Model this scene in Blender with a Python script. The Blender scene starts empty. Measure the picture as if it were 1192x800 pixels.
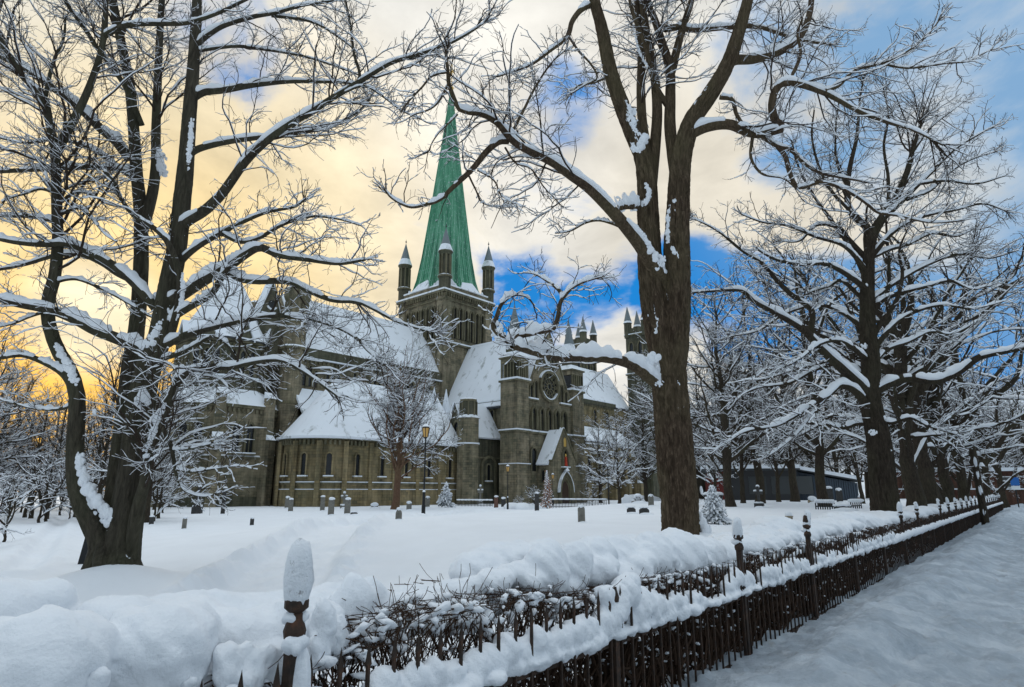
import bpy, bmesh, math, random
import numpy as np
from mathutils import Vector, Matrix

# ------------------------------------------------------------------ camera
scene = bpy.context.scene
COL = scene.collection
F, HZ, EYE = 728.0, 572.0, 1.9                 # focal length in photo pixels, horizon row, eye height
TH = math.atan((HZ - 400) / F)
CTH, STH = math.cos(TH), math.sin(TH)
cam_d = bpy.data.cameras.new('camera')
cam_d.sensor_width = 36.0
cam_d.lens = F / 1192 * 36.0
cam_d.clip_start, cam_d.clip_end = 0.05, 6000
cam_o = bpy.data.objects.new('camera', cam_d)
COL.objects.link(cam_o)
cam_o.location = (0, 0, EYE)
cam_o.rotation_euler = (math.pi / 2 + TH, 0, 0)
scene.camera = cam_o


def ray(px, py):
    x = (px - 596) / F; y = (400 - py) / F
    return np.array([x, CTH - y * STH, STH + y * CTH])


def at(px, py, Y):
    r = ray(px, py)
    return np.array([0, 0, EYE]) + r * (Y / r[1])


def sky_dir(px, py):
    r = ray(px, py)
    return r / np.linalg.norm(r)


# ------------------------------------------------------------------ sky, sun, exposure
SUN_AZ = math.atan2(-0.62, 1.0)                # towards the glow behind the left tree
SUN_EL = math.radians(7)
world = bpy.data.worlds.new('World'); scene.world = world; world.use_nodes = True
wn, wl = world.node_tree.nodes, world.node_tree.links
wn.clear()


def wnode(t, **k):
    n = wn.new(t)
    for a, b in k.items(): setattr(n, a, b)
    return n


def wmath(op, a, b=None, c=None, clamp=False):
    n = wnode('ShaderNodeMath', operation=op, use_clamp=clamp)
    for i, v in enumerate((a, b, c)):
        if v is None: continue
        if isinstance(v, (int, float)): n.inputs[i].default_value = v
        else: wl.new(v, n.inputs[i])
    return n.outputs[0]


def wmix(f, a, b):
    n = wnode('ShaderNodeMix', data_type='RGBA')
    for s, v in (('Factor', f), ('A', a), ('B', b)):
        sock = [i for i in n.inputs if i.name == s and (i.type == 'RGBA' or s == 'Factor') and i.enabled][0]
        if isinstance(v, (int, float)): sock.default_value = v
        elif isinstance(v, tuple): sock.default_value = (*v, 1)
        else: wl.new(v, sock)
    return [o for o in n.outputs if o.type == 'RGBA'][0]


tc = wnode('ShaderNodeTexCoord')
DIR = tc.outputs['Generated']
sep = wnode('ShaderNodeSeparateXYZ'); wl.new(DIR, sep.inputs[0])
zc = wmath('ADD', wmath('MAXIMUM', sep.outputs[2], 0.0), 0.22)
comb = wnode('ShaderNodeCombineXYZ')
wl.new(wmath('DIVIDE', sep.outputs[0], zc), comb.inputs[0])
wl.new(wmath('DIVIDE', sep.outputs[1], zc), comb.inputs[1])


def wnoise(scale, detail, rough, dist=0.0, seed=0.0):
    mp = wnode('ShaderNodeMapping'); wl.new(comb.outputs[0], mp.inputs[0])
    mp.inputs['Location'].default_value = (seed, seed * 1.7, 0)
    n = wnode('ShaderNodeTexNoise'); wl.new(mp.outputs[0], n.inputs['Vector'])
    n.inputs['Scale'].default_value = scale; n.inputs['Detail'].default_value = detail
    n.inputs['Roughness'].default_value = rough; n.inputs['Distortion'].default_value = dist
    return n.outputs['Fac']


def blob(px, py, r_in, r_out):
    d = sky_dir(px, py)
    v = wnode('ShaderNodeVectorMath', operation='DOT_PRODUCT'); wl.new(DIR, v.inputs[0]); v.inputs[1].default_value = tuple(d)
    m = wnode('ShaderNodeMapRange', interpolation_type='SMOOTHSTEP')
    wl.new(v.outputs['Value'], m.inputs[0])
    m.inputs[1].default_value = math.cos(math.radians(r_out)); m.inputs[2].default_value = math.cos(math.radians(r_in))
    return m.outputs[0]


n_big = wnoise(1.1, 6, 0.55, 0.4, 3.1)
n_fine = wnoise(3.2, 8, 0.6, 0.3, 7.7)
# cloud colour: amber round the hidden sun, cream further out, pale blue grey high up and away from it
CLOUD = (0.50, 0.60, 0.70)
for px, py, ri, ro, col in ((600, 250, 4, 42, (0.86, 0.83, 0.76)), (880, 235, 2, 18, (0.82, 0.76, 0.64)), (200, 340, 6, 30, (0.95, 0.79, 0.50)),
                            (150, 400, 2, 19, (1.0, 0.74, 0.34)), (90, 500, 3, 14, (1.0, 0.56, 0.09)), (110, 365, 0, 6, (1.0, 0.88, 0.62)), (640, 530, 2, 14, (0.80, 0.78, 0.74))):
    CLOUD = wmix(blob(px, py, ri, ro), CLOUD, col)
shade_n = wnode('ShaderNodeMapRange'); wl.new(n_fine, shade_n.inputs[0])
shade_n.inputs[1].default_value = 0.3; shade_n.inputs[2].default_value = 0.7
shade_n.inputs[3].default_value = 0.74; shade_n.inputs[4].default_value = 1.15
mulc = wnode('ShaderNodeVectorMath', operation='SCALE')
wl.new(CLOUD, mulc.inputs[0]); wl.new(shade_n.outputs[0], mulc.inputs['Scale'])
# gaps of clear sky
mask = None
BAND = [(612 + 62 * i, 362 + 12 * math.sin(i * 1.7), 1, 7.5, (0.44 if i < 3 else 0.72)) for i in range(11)]
for px, py, ri, ro, w in [(275, 45, 0.5, 8, 0.34), (655, 125, 0.5, 6, 0.50), (1190, 30, 4, 25, 0.62), (1270, 190, 3, 20, 0.42)] + BAND:
    b = wmath('MULTIPLY', blob(px, py, ri, ro), w)
    mask = b if mask is None else wmath('MAXIMUM', mask, b)
mask = wmath('ADD', mask, wmath('MULTIPLY', wmath('SUBTRACT', n_big, 0.5), 1.7))
mask = wmath('ADD', mask, wmath('MULTIPLY', wmath('SUBTRACT', n_fine, 0.5), 1.25))
mr = wnode('ShaderNodeMapRange', interpolation_type='SMOOTHSTEP'); wl.new(mask, mr.inputs[0])
mr.inputs[1].default_value = 0.24; mr.inputs[2].default_value = 0.62
mask = mr.outputs[0]
blue = wmix(blob(1190, 40, 6, 30), (0.006, 0.215, 0.62), (0.21, 0.38, 0.60))
skycol = wmix(mask, mulc.outputs[0], blue)
# unseen sky shaped for the lighting: dimmed behind the camera, brightened overhead
back = wnode('ShaderNodeMapRange', interpolation_type='SMOOTHSTEP'); wl.new(sep.outputs[1], back.inputs[0])
back.inputs[1].default_value = 0.45; back.inputs[2].default_value = -0.2
skycol = wmix(back.outputs[0], skycol, (0.40, 0.49, 0.57))
zen = wnode('ShaderNodeMapRange', interpolation_type='SMOOTHSTEP'); wl.new(sep.outputs[2], zen.inputs[0])
zen.inputs[1].default_value = 0.72; zen.inputs[2].default_value = 0.95
skycol = wmix(zen.outputs[0], skycol, (1.18, 1.26, 1.32))
bg1 = wnode('ShaderNodeBackground'); wl.new(skycol, bg1.inputs[0]); bg1.inputs[1].default_value = 1.0
nish = wnode('ShaderNodeTexSky', sky_type='NISHITA'); nish.sun_disc = False
nish.sun_elevation = SUN_EL; nish.sun_rotation = SUN_AZ; nish.air_density = 1.0; nish.dust_density = 1.5
bg2 = wnode('ShaderNodeBackground'); wl.new(nish.outputs[0], bg2.inputs[0]); bg2.inputs[1].default_value = 0.05
mixs = wnode('ShaderNodeMixShader'); mixs.inputs[0].default_value = 0.93
wl.new(bg2.outputs[0], mixs.inputs[1]); wl.new(bg1.outputs[0], mixs.inputs[2])
wo = wnode('ShaderNodeOutputWorld'); wl.new(mixs.outputs[0], wo.inputs[0])

sun_d = bpy.data.lights.new('sun', 'SUN'); sun_d.energy = 0.8; sun_d.angle = math.radians(14); sun_d.color = (1.0, 0.80, 0.55)
sun_o = bpy.data.objects.new('sun', sun_d); COL.objects.link(sun_o)
sd = Vector((math.sin(SUN_AZ) * math.cos(SUN_EL), math.cos(SUN_AZ) * math.cos(SUN_EL), math.sin(SUN_EL)))
sun_o.rotation_euler = sd.to_track_quat('Z', 'Y').to_euler()
scene.view_settings.view_transform = 'Standard'; scene.view_settings.look = 'None'
scene.view_settings.exposure = 0.22; scene.view_settings.gamma = 1.0; scene.view_settings.use_curve_mapping = False
scene.cycles.max_bounces = 6; scene.cycles.diffuse_bounces = 3; scene.cycles.glossy_bounces = 2
scene.cycles.use_denoising = True

# ------------------------------------------------------------------ materials


def new_mat(name, base=(0.5, 0.5, 0.5), rough=0.8, spec=0.3, metal=0.0):
    m = bpy.data.materials.new(name); m.use_nodes = True
    b = m.node_tree.nodes['Principled BSDF']
    b.inputs['Base Color'].default_value = (*base, 1); b.inputs['Roughness'].default_value = rough
    b.inputs['Specular IOR Level'].default_value = spec; b.inputs['Metallic'].default_value = metal
    return m


class NT:
    def __init__(s, m):
        s.n, s.l = m.node_tree.nodes, m.node_tree.links
        s.b = s.n['Principled BSDF']

    def coord(s, kind='Object', scale=(1, 1, 1)):
        t = s.n.new('ShaderNodeTexCoord'); mp = s.n.new('ShaderNodeMapping'); s.l.new(t.outputs[kind], mp.inputs[0])
        mp.inputs['Scale'].default_value = scale
        return mp.outputs[0]

    def noise(s, vec, scale, detail=4, rough=0.55, dist=0.0):
        n = s.n.new('ShaderNodeTexNoise'); s.l.new(vec, n.inputs['Vector'])
        n.inputs['Scale'].default_value = scale; n.inputs['Detail'].default_value = detail
        n.inputs['Roughness'].default_value = rough; n.inputs['Distortion'].default_value = dist
        return n.outputs['Fac']

    def ramp(s, f, stops):
        r = s.n.new('ShaderNodeValToRGB'); s.l.new(f, r.inputs[0])
        while len(r.color_ramp.elements) < len(stops): r.color_ramp.elements.new(0.5)
        for e, (p, c) in zip(r.color_ramp.elements, stops):
            e.position = p; e.color = (*c, 1) if isinstance(c, tuple) else (c, c, c, 1)
        return r.outputs[0]

    def mix(s, f, a, b, mode='MIX'):
        n = s.n.new('ShaderNodeMix'); n.data_type = 'RGBA'; n.blend_type = mode
        for i, v in ((0, f), (6, a), (7, b)):
            if isinstance(v, (int, float)): n.inputs[i].default_value = v
            elif isinstance(v, tuple): n.inputs[i].default_value = (*v, 1)
            else: s.l.new(v, n.inputs[i])
        return n.outputs[2]

    def base(s, c): s.l.new(c, s.b.inputs['Base Color'])

    def bump(s, h, strength=0.4, dist=0.02):
        b = s.n.new('ShaderNodeBump'); s.l.new(h, b.inputs['Height'])
        b.inputs['Strength'].default_value = strength; b.inputs['Distance'].default_value = dist
        s.l.new(b.outputs[0], s.b.inputs['Normal'])


def stone_mat(name, c1, c2, c3, bw=0.85, rh=0.36, moss=0.38):
    m = new_mat(name, rough=0.9, spec=0.2); t = NT(m)
    uv = t.coord('UV'); ob = t.coord('Object')
    br = t.n.new('ShaderNodeTexBrick'); t.l.new(uv, br.inputs['Vector'])
    br.inputs['Scale'].default_value = 1; br.inputs['Brick Width'].default_value = bw; br.inputs['Row Height'].default_value = rh
    br.inputs['Mortar Size'].default_value = 0.018; br.inputs['Bias'].default_value = -0.1
    br.inputs['Color1'].default_value = (*c1, 1); br.inputs['Color2'].default_value = (*c2, 1); br.inputs['Mortar'].default_value = (*[v * 0.55 for v in c2], 1)
    big = t.ramp(t.noise(ob, 0.22, 5, 0.62), [(0.35, 0.0), (0.68, 1.0)])
    c = t.mix(t.ramp(t.noise(ob, 0.55, 6, 0.65), [(0.42, 0.0), (0.72, 1.0)]), br.outputs['Color'], c3)
    c = t.mix(t.mix(moss, (0, 0, 0), big), c, (0.075, 0.092, 0.052))
    st = t.noise(t.coord('Object', (1.3, 1.3, 0.12)), 1.0, 5, 0.6)
    c = t.mix(0.75, c, t.ramp(st, [(0.32, 0.38), (0.6, 1.1)]), 'MULTIPLY')
    t.base(c)
    t.bump(t.mix(0.5, br.outputs['Fac'], t.noise(ob, 9, 3)), 0.5, 0.04)
    return m


def snow_mat(name, scale=6.0, strength=0.35, dirt=None, tint=(0.87, 0.90, 0.94)):
    m = new_mat(name, tint, rough=0.85, spec=0.15); t = NT(m)
    ob = t.coord('Object')
    c = t.ramp(t.noise(ob, scale * 0.25, 4), [(0.3, tuple(v * 0.95 for v in tint)), (0.7, tint)])
    if dirt:
        c = t.mix(t.ramp(t.noise(t.coord('Object', dirt[1]), dirt[2], 6, 0.65), [(dirt[3], 0.0), (dirt[3] + 0.12, 1.0)]), c, dirt[0])
    t.base(c)
    t.bump(t.noise(ob, scale, 6, 0.65), strength, 0.05)
    return m


def bark_mat(name, dark, light, frost=0.74, sc=1.0, vert=True):
    m = new_mat(name, rough=0.92, spec=0.15); t = NT(m)
    ob = t.coord('Object', (17 * sc, 17 * sc, (3.4 if vert else 17) * sc))
    ridge = t.noise(ob, 1.0, 8, 0.72, 1.1)
    c = t.ramp(ridge, [(0.34, tuple(v * 0.55 for v in dark)), (0.5, dark), (0.68, light)])
    patch = t.ramp(t.noise(t.coord('Object', (1, 1, 0.5)), 1.1, 3), [(0.4, 0.0), (0.7, 1.0)])
    c = t.mix(t.mix(0.35, (0, 0, 0), patch), c, tuple(v * 1.25 for v in (light[0] * 0.8, light[1], light[2] * 0.75)))
    if frost:
        fr = t.ramp(t.noise(t.coord('Object', (5, 5, 2.2)), 1.0, 8, 0.72), [(frost, 0.0), (frost + 0.02, 1.0)])
        c = t.mix(fr, c, (0.84, 0.87, 0.91))
    t.base(c)
    t.bump(ridge, 1.0, 0.09)
    return m


M = {}
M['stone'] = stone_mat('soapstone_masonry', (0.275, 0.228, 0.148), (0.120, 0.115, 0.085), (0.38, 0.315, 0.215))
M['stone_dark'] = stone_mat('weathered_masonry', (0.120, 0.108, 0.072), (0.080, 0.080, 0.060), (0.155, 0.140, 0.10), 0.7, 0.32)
M['stone_trim'] = stone_mat('dressed_stone', (0.19, 0.165, 0.10), (0.13, 0.12, 0.08), (0.24, 0.21, 0.14), 0.6, 0.8, 0.3)
M['stone_ochre'] = stone_mat('ochre_masonry', (0.31, 0.235, 0.120), (0.165, 0.140, 0.088), (0.37, 0.29, 0.165), 0.8, 0.36, 0.35)
M['glass'] = new_mat('dark_leaded_glass', (0.012, 0.014, 0.016), 0.25, 0.5)
M['glass_red'] = new_mat('red_painted_panel', (0.45, 0.05, 0.02), 0.5)
M['gold'] = new_mat('gilded_metal', (0.75, 0.48, 0.12), 0.4, 0.5, 0.6)
M['slate'] = new_mat('dark_slate', (0.05, 0.055, 0.06), 0.6)
M['door'] = new_mat('dark_oak_door', (0.05, 0.028, 0.018), 0.7)
M['snow'] = snow_mat('fresh_snow', 7, 0.35)
M['snow_branch'] = snow_mat('snow_on_branches', 22, 0.4)
M['snow_hedge'] = snow_mat('snow_pillow', 30, 0.38)
M['snow_frost'] = snow_mat('frosted_post_cap', 40, 0.5, ((0.10, 0.08, 0.07), (1, 1, 0.6), 26, 0.60))
M['snow_roof'] = snow_mat('snow_on_roof', 1.2, 0.4, ((0.40, 0.42, 0.42), (1.2, 1.2, 0.5), 0.6, 0.565), (0.85, 0.89, 0.94))
M['snow_ground'] = snow_mat('churchyard_snow', 3.2, 0.25)
M['snow_pave'] = new_mat('trodden_snow_painted_shade', rough=0.85, spec=0.15); _t = NT(M['snow_pave'])  # grey trodden snow, its base also painted darker to stand for foreground shade
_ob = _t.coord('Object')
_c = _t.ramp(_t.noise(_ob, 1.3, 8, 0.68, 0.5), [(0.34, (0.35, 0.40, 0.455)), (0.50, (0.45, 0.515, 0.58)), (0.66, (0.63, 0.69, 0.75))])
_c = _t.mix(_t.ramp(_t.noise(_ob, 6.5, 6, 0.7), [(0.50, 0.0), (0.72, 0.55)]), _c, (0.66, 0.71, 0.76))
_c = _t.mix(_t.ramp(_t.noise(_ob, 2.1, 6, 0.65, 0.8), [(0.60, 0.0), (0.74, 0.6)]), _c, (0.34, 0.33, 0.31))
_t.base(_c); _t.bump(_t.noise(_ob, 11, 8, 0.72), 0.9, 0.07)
M['bark'] = bark_mat('furrowed_bark', (0.088, 0.060, 0.040), (0.20, 0.145, 0.098), 0.685)
M['bark_smooth'] = bark_mat('smooth_grey_bark', (0.062, 0.054, 0.040), (0.105, 0.092, 0.066), 0.78, 0.45)
M['bark_back'] = bark_mat('dark_bark', (0.052, 0.040, 0.030), (0.090, 0.072, 0.052), 0.70)
M['bark_red'] = bark_mat('reddish_bark', (0.15, 0.085, 0.055), (0.22, 0.13, 0.085), 0.74)
M['twig'] = new_mat('bare_twigs', (0.045, 0.034, 0.026), 0.9, 0.1)
M['twig_hedge'] = new_mat('hedge_twigs', (0.062, 0.038, 0.026), 0.9, 0.1)
M['lead'] = new_mat('lead_roofing', (0.16, 0.19, 0.20), 0.5, 0.4)


def iron_mat():
    m = new_mat('rusty_iron', (0.05, 0.03, 0.02), 0.75, 0.3); t = NT(m)
    c = t.ramp(t.noise(t.coord('Object'), 14, 5, 0.65), [(0.35, (0.022, 0.017, 0.014)), (0.55, (0.050, 0.030, 0.020)), (0.75, (0.115, 0.050, 0.026))])
    t.base(c); t.bump(t.noise(t.coord('Object'), 60, 3), 0.4, 0.01)
    return m


M['iron'] = iron_mat()
M['iron_black'] = new_mat('black_painted_iron', (0.014, 0.015, 0.016), 0.5)
M['amber'] = new_mat('amber_lantern_glass', (0.46, 0.29, 0.10), 0.4)
M['amber'].node_tree.nodes['Principled BSDF'].inputs['Emission Color'].default_value = (1.0, 0.55, 0.12, 1)
M['amber'].node_tree.nodes['Principled BSDF'].inputs['Emission Strength'].default_value = 0.08


def copper_mat():
    m = new_mat('green_copper', (0.07, 0.25, 0.16), 0.55, 0.4); t = NT(m)
    st = t.noise(t.coord('UV', (1.15, 0.075, 1)), 1.0, 8, 0.62)
    fl = t.noise(t.coord('UV', (4.5, 1.3, 1)), 1.0, 5, 0.7)
    c = t.ramp(st, [(0.30, (0.012, 0.070, 0.048)), (0.44, (0.040, 0.215, 0.115)), (0.54, (0.105, 0.345, 0.205)), (0.66, (0.34, 0.55, 0.43))])
    c = t.mix(t.ramp(fl, [(0.57, 0.0), (0.63, 0.7)]), c, (0.50, 0.62, 0.60))
    t.base(c)
    return m


M['copper'] = copper_mat()


def grave_mat(name, a, b):
    m = new_mat(name, rough=0.75, spec=0.35); t = NT(m)
    t.base(t.ramp(t.noise(t.coord('Object'), 7, 6, 0.65), [(0.3, a), (0.7, b)])); t.bump(t.noise(t.coord('Object'), 25, 3), 0.3, 0.02)
    return m


M['grave_dark'] = grave_mat('dark_granite', (0.030, 0.030, 0.030), (0.065, 0.062, 0.058))
M['grave_grey'] = grave_mat('grey_granite', (0.12, 0.115, 0.10), (0.23, 0.22, 0.19))
M['grave_red'] = grave_mat('reddish_granite', (0.11, 0.055, 0.038), (0.18, 0.09, 0.065))
M['grave_tan'] = grave_mat('tan_sandstone', (0.22, 0.18, 0.12), (0.33, 0.28, 0.19))
M['needles'] = new_mat('spruce_needles', (0.022, 0.040, 0.026), 0.9)
M['russet'] = new_mat('russet_leaves', (0.32, 0.13, 0.055), 0.8)

# ------------------------------------------------------------------ mesh helpers


def link_mesh(name, V, FACES, mats, parent=None, mi=None, smooth=False, uv=False):
    """quads array or list of faces -> one linked mesh object"""
    me = bpy.data.meshes.new(name)
    if isinstance(FACES, np.ndarray):
        n, k = FACES.shape
        me.vertices.add(len(V)); me.vertices.foreach_set('co', np.ascontiguousarray(V, np.float32).ravel())
        me.loops.add(n * k); me.loops.foreach_set('vertex_index', np.ascontiguousarray(FACES, np.int32).ravel())
        me.polygons.add(n); me.polygons.foreach_set('loop_start', np.arange(0, n * k, k, dtype=np.int32))
        me.polygons.foreach_set('loop_total', np.full(n, k, np.int32))
    else:
        me.from_pydata([tuple(map(float, v)) for v in V], [], FACES)
    if not isinstance(mats, (list, tuple)): mats = [mats]
    for m in mats: me.materials.append(m)
    if mi is not None: me.polygons.foreach_set('material_index', np.asarray(mi, np.int32))
    if smooth: me.polygons.foreach_set('use_smooth', np.ones(len(me.polygons), bool))
    me.update(calc_edges=True); me.validate()
    if uv:
        lay = me.uv_layers.new(name='UVMap')
        for p in me.polygons:
            n = p.normal
            if abs(n.z) > 0.85: tx, ty = Vector((1, 0, 0)), Vector((0, 1, 0))
            else:
                tx = Vector((-n.y, n.x, 0)).normalized(); ty = Vector((0, 0, 1))
            for li in p.loop_indices:
                co = me.vertices[me.loops[li].vertex_index].co
                lay.data[li].uv = (co.dot(tx), co.dot(ty))
    o = bpy.data.objects.new(name, me); COL.objects.link(o)
    if parent: o.parent = parent
    return o


class MB:
    """collects solids, builds ONE mesh object"""

    def __init__(s, mats):
        s.names = mats; s.V = []; s.F = []; s.I = []

    def add(s, vs, fs, m=0):
        b = len(s.V); s.V += [tuple(v) for v in vs]
        for f in fs: s.F.append([b + i for i in f]); s.I.append(m)
        return s

    def box(s, x0, x1, y0, y1, z0, z1, m=0):
        v = [(x, y, z) for z in (z0, z1) for y in (y0, y1) for x in (x0, x1)]
        return s.add(v, [(0, 2, 3, 1), (4, 5, 7, 6), (0, 1, 5, 4), (2, 6, 7, 3), (0, 4, 6, 2), (1, 3, 7, 5)], m)

    def extrude(s, poly, vec, m=0):
        n = len(poly); vec = np.array(vec, float)
        v = [np.array(p, float) for p in poly]; v += [p + vec for p in v]
        return s.add(v, [tuple(range(n))[::-1], tuple(range(n, 2 * n))] + [(i, (i + 1) % n, n + (i + 1) % n, n + i) for i in range(n)], m)

    def prism(s, poly, z0, z1, m=0):
        return s.extrude([(x, y, z0) for x, y in poly], (0, 0, z1 - z0), m)

    def frustum(s, cx, cy, r0, r1, z0, z1, n=8, m=0, rot=None, cap=True):
        rot = math.pi / n if rot is None else rot
        a = [rot + 2 * math.pi * i / n for i in range(n)]
        v = [(cx + r0 * math.cos(t), cy + r0 * math.sin(t), z0) for t in a] + [(cx + r1 * math.cos(t), cy + r1 * math.sin(t), z1) for t in a]
        f = [(i, (i + 1) % n, n + (i + 1) % n, n + i) for i in range(n)]
        if cap: f += [tuple(range(n))[::-1], tuple(range(n, 2 * n))]
        return s.add(v, f, m)

    def slab(s, quad, th, m=0):
        """thick sheet from 3-4 points, offset along its upward normal"""
        q = [np.array(p, float) for p in quad]
        n = np.cross(q[1] - q[0], q[2] - q[0]); n /= np.linalg.norm(n)
        if n[2] < 0: n = -n
        return s.extrude(q, n * th, m)

    def arch(s, o, rt, out, w, h, kind, depth, m, inner=None, seg=6, z0=0.0):
        """arched solid standing on o (centre of the sill): inner=None a filled panel, else a ring of that border width"""
        def outline(w, h):
            if kind == 'round':
                spring = h - w / 2; pts = [(w / 2 * math.cos(t), spring + w / 2 * math.sin(t)) for t in np.linspace(0, math.pi, 2 * seg + 1)]
            else:
                r = w; spring = h - w * 0.866
                pts = [(-w / 2 + r * math.cos(t), spring + r * math.sin(t)) for t in np.linspace(0, math.pi / 3, seg + 1)]
                pts += [(-x, y) for x, y in pts[-2::-1]]
            return [(w / 2, 0.0)] + pts + [(-w / 2, 0.0)]
        o, rt, out = (np.array(q, float) for q in (o, rt, out)); up = np.array((0, 0, 1.0))
        P = lambda x, y, d: o + rt * x + up * y + out * d
        A = outline(w, h)
        if inner is None:
            return s.extrude([P(x, y, z0) for x, y in A], out * depth, m)
        B = outline(w - 2 * inner, h - inner)
        n = len(A); v = [P(x, y, z0) for x, y in A] + [P(x, y, z0 + depth) for x, y in A] + [P(x, y, z0 + depth) for x, y in B] + [P(x, y, z0) for x, y in B]
        f = []
        for i in range(n - 1):
            f += [(i, i + 1, n + i + 1, n + i), (n + i, n + i + 1, 2 * n + i + 1, 2 * n + i), (2 * n + i, 2 * n + i + 1, 3 * n + i + 1, 3 * n + i)]
        return s.add(v, f, m)

    def build(s, name, parent=None, label=None, smooth=False):
        o = link_mesh(name, s.V, s.F, [M[k] for k in s.names], parent, s.I, smooth, True)
        bm = bmesh.new(); bm.from_mesh(o.data); bmesh.ops.recalc_face_normals(bm, faces=bm.faces); bm.to_mesh(o.data); bm.free()
        if label: o['label'] = label
        return o


def tag(o, label=None, cat=None, group=None, kind=None):
    if label: o['label'] = label
    if cat: o['category'] = cat
    if group: o['group'] = group
    if kind: o['kind'] = kind
    return o


def empty(name, loc=(0, 0, 0), rz=0.0):
    o = bpy.data.objects.new(name, None); COL.objects.link(o)
    o.location = tuple(map(float, loc)); o.rotation_euler = (0, 0, rz); o.empty_display_size = 0.3
    return o


def copy_tree(o, parent=None):
    c = o.copy(); COL.objects.link(c)
    if parent: c.parent = parent
    for ch in list(o.children): copy_tree(ch, c)
    return c


# value noise on the plane
_rng = np.random.default_rng(5)
_TAB = _rng.random((256, 256))


def vnoise(x, y):
    xi, yi = np.floor(x).astype(int), np.floor(y).astype(int)
    fx, fy = x - xi, y - yi
    fx, fy = fx * fx * (3 - 2 * fx), fy * fy * (3 - 2 * fy)
    g = lambda a, b: _TAB[a & 255, b & 255]
    return (g(xi, yi) * (1 - fx) + g(xi + 1, yi) * fx) * (1 - fy) + (g(xi, yi + 1) * (1 - fx) + g(xi + 1, yi + 1) * fx) * fy - 0.5


def fbm(x, y, oct=4, gain=0.5):
    s = 0; a = 1.0
    for i in range(oct):
        s = s + a * vnoise(x * 2 ** i + 17.3 * i, y * 2 ** i + 5.1 * i); a *= gain
    return s


def sstep(a, b, x):
    t = np.clip((x - a) / (b - a), 0, 1)
    return t * t * (3 - 2 * t)


# ------------------------------------------------------------------ ground
AZF = math.radians(39.2)                        # the fence runs away along this bearing
FU = np.array([math.sin(AZF), math.cos(AZF)]); FV = np.array([-math.cos(AZF), math.sin(AZF)])
FD, PAVE = 2.5, 0.35                            # distance from the camera to the fence, level of the trodden pavement


def uv2xy(u, v): return FU * u + FV * v


def xy2uv(x, y): return x * FU[0] + y * FU[1], x * FV[0] + y * FV[1]


def seg_dist(x, y, pts):
    best = np.full(np.shape(x), 1e9)
    for (x0, y0), (x1, y1) in zip(pts[:-1], pts[1:]):
        dx, dy = x1 - x0, y1 - y0; L2 = dx * dx + dy * dy
        t = np.clip(((x - x0) * dx + (y - y0) * dy) / L2, 0, 1)
        best = np.minimum(best, np.hypot(x - x0 - t * dx, y - y0 - t * dy))
    return best


def flat_at(px, py):
    r = ray(px, py); t = -EYE / r[2]
    return (r[0] * t, r[1] * t)


PATH = [flat_at(270, 720), flat_at(345, 663), flat_at(396, 638), flat_at(437, 621), flat_at(472, 611), flat_at(520, 602), flat_at(560, 594)]
TRAIL = [flat_at(15, 668), flat_at(40, 650), flat_at(58, 625), flat_at(75, 602)]
MOUNDS = [(at(131, 672, 13.1)[:2], 0.46, 1.35), (at(795, 632, 13.2)[:2], 0.35, 1.0), (at(1032, 596, 19)[:2], 0.25, 0.9)]


def ground_z(x, y):
    x = np.asarray(x, float); y = np.asarray(y, float)
    u, v = xy2uv(x, y)
    rise = 1.0 * sstep(5.5, 15, u) * (1 - sstep(16, 32, v - 0.26 * np.maximum(u - 18, 0)))
    z = rise + 0.045 * fbm(x * 0.16, y * 0.16, 3) + 0.03 * fbm(x * 1.3, y * 1.3, 3)
    d = seg_dist(x, y, PATH)
    rough = fbm(x * 1.9, y * 1.9, 4, 0.6)
    z = z + 0.15 * np.exp(-((d - 1.35) / 0.36) ** 2) * np.clip(1 + 2.0 * rough, 0.2, 1.9) - 0.20 * (1 - sstep(0.85, 1.3, d)) + 0.10 * fbm(x * 3.4, y * 3.4, 3, 0.6) * (1 - sstep(0.9, 1.9, d))
    z = z - 0.05 * np.clip(vnoise(x * 2.3 + 40, y * 2.3) - 0.30, 0, 1) * 4 * sstep(0.1, 0.3, vnoise(x * .12, y * .12))
    d2 = seg_dist(x, y, TRAIL)
    z = z + (0.10 * np.exp(-((d2 - 0.6) / 0.3) ** 2) - 0.15 * (1 - sstep(0.15, 0.55, d2))) * (1 + fbm(x * 2.0, y * 2.0, 2))
    for (mx, my), h, r in MOUNDS: z = z + h * np.exp(-((np.hypot(x - mx, y - my) / r) ** 2))
    z = z + 0.35 * (1 - sstep(0.0, 1.6, np.abs(v - 3.3))) * sstep(-3, 0, u) * (1 - sstep(60, 70, u)) * 0.5
    w = np.maximum(sstep(3.0, 3.7, v), 1 - sstep(-6.5, -5.5, v))          # a terrace edge behind the hedge, the street lies lower
    z = z * w - 0.5 * (1 - w)
    far = np.hypot(x, y)
    return z * (1 - sstep(400, 900, far)) - 0.3 * sstep(300, 900, far)


def ground_at(px, py, lo=4.0, hi=100.0):
    r = ray(px, py)
    for Y in np.geomspace(lo, hi, 700):
        p = np.array([0, 0, EYE]) + r * (Y / r[1])
        if p[2] <= float(ground_z(p[0], p[1])): return p
    return np.array([p[0], p[1], float(ground_z(p[0], p[1]))])


def on_ground(px, Y, py=590):
    p = at(px, py, Y)
    return np.array([p[0], p[1], float(ground_z(p[0], p[1]))])


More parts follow.
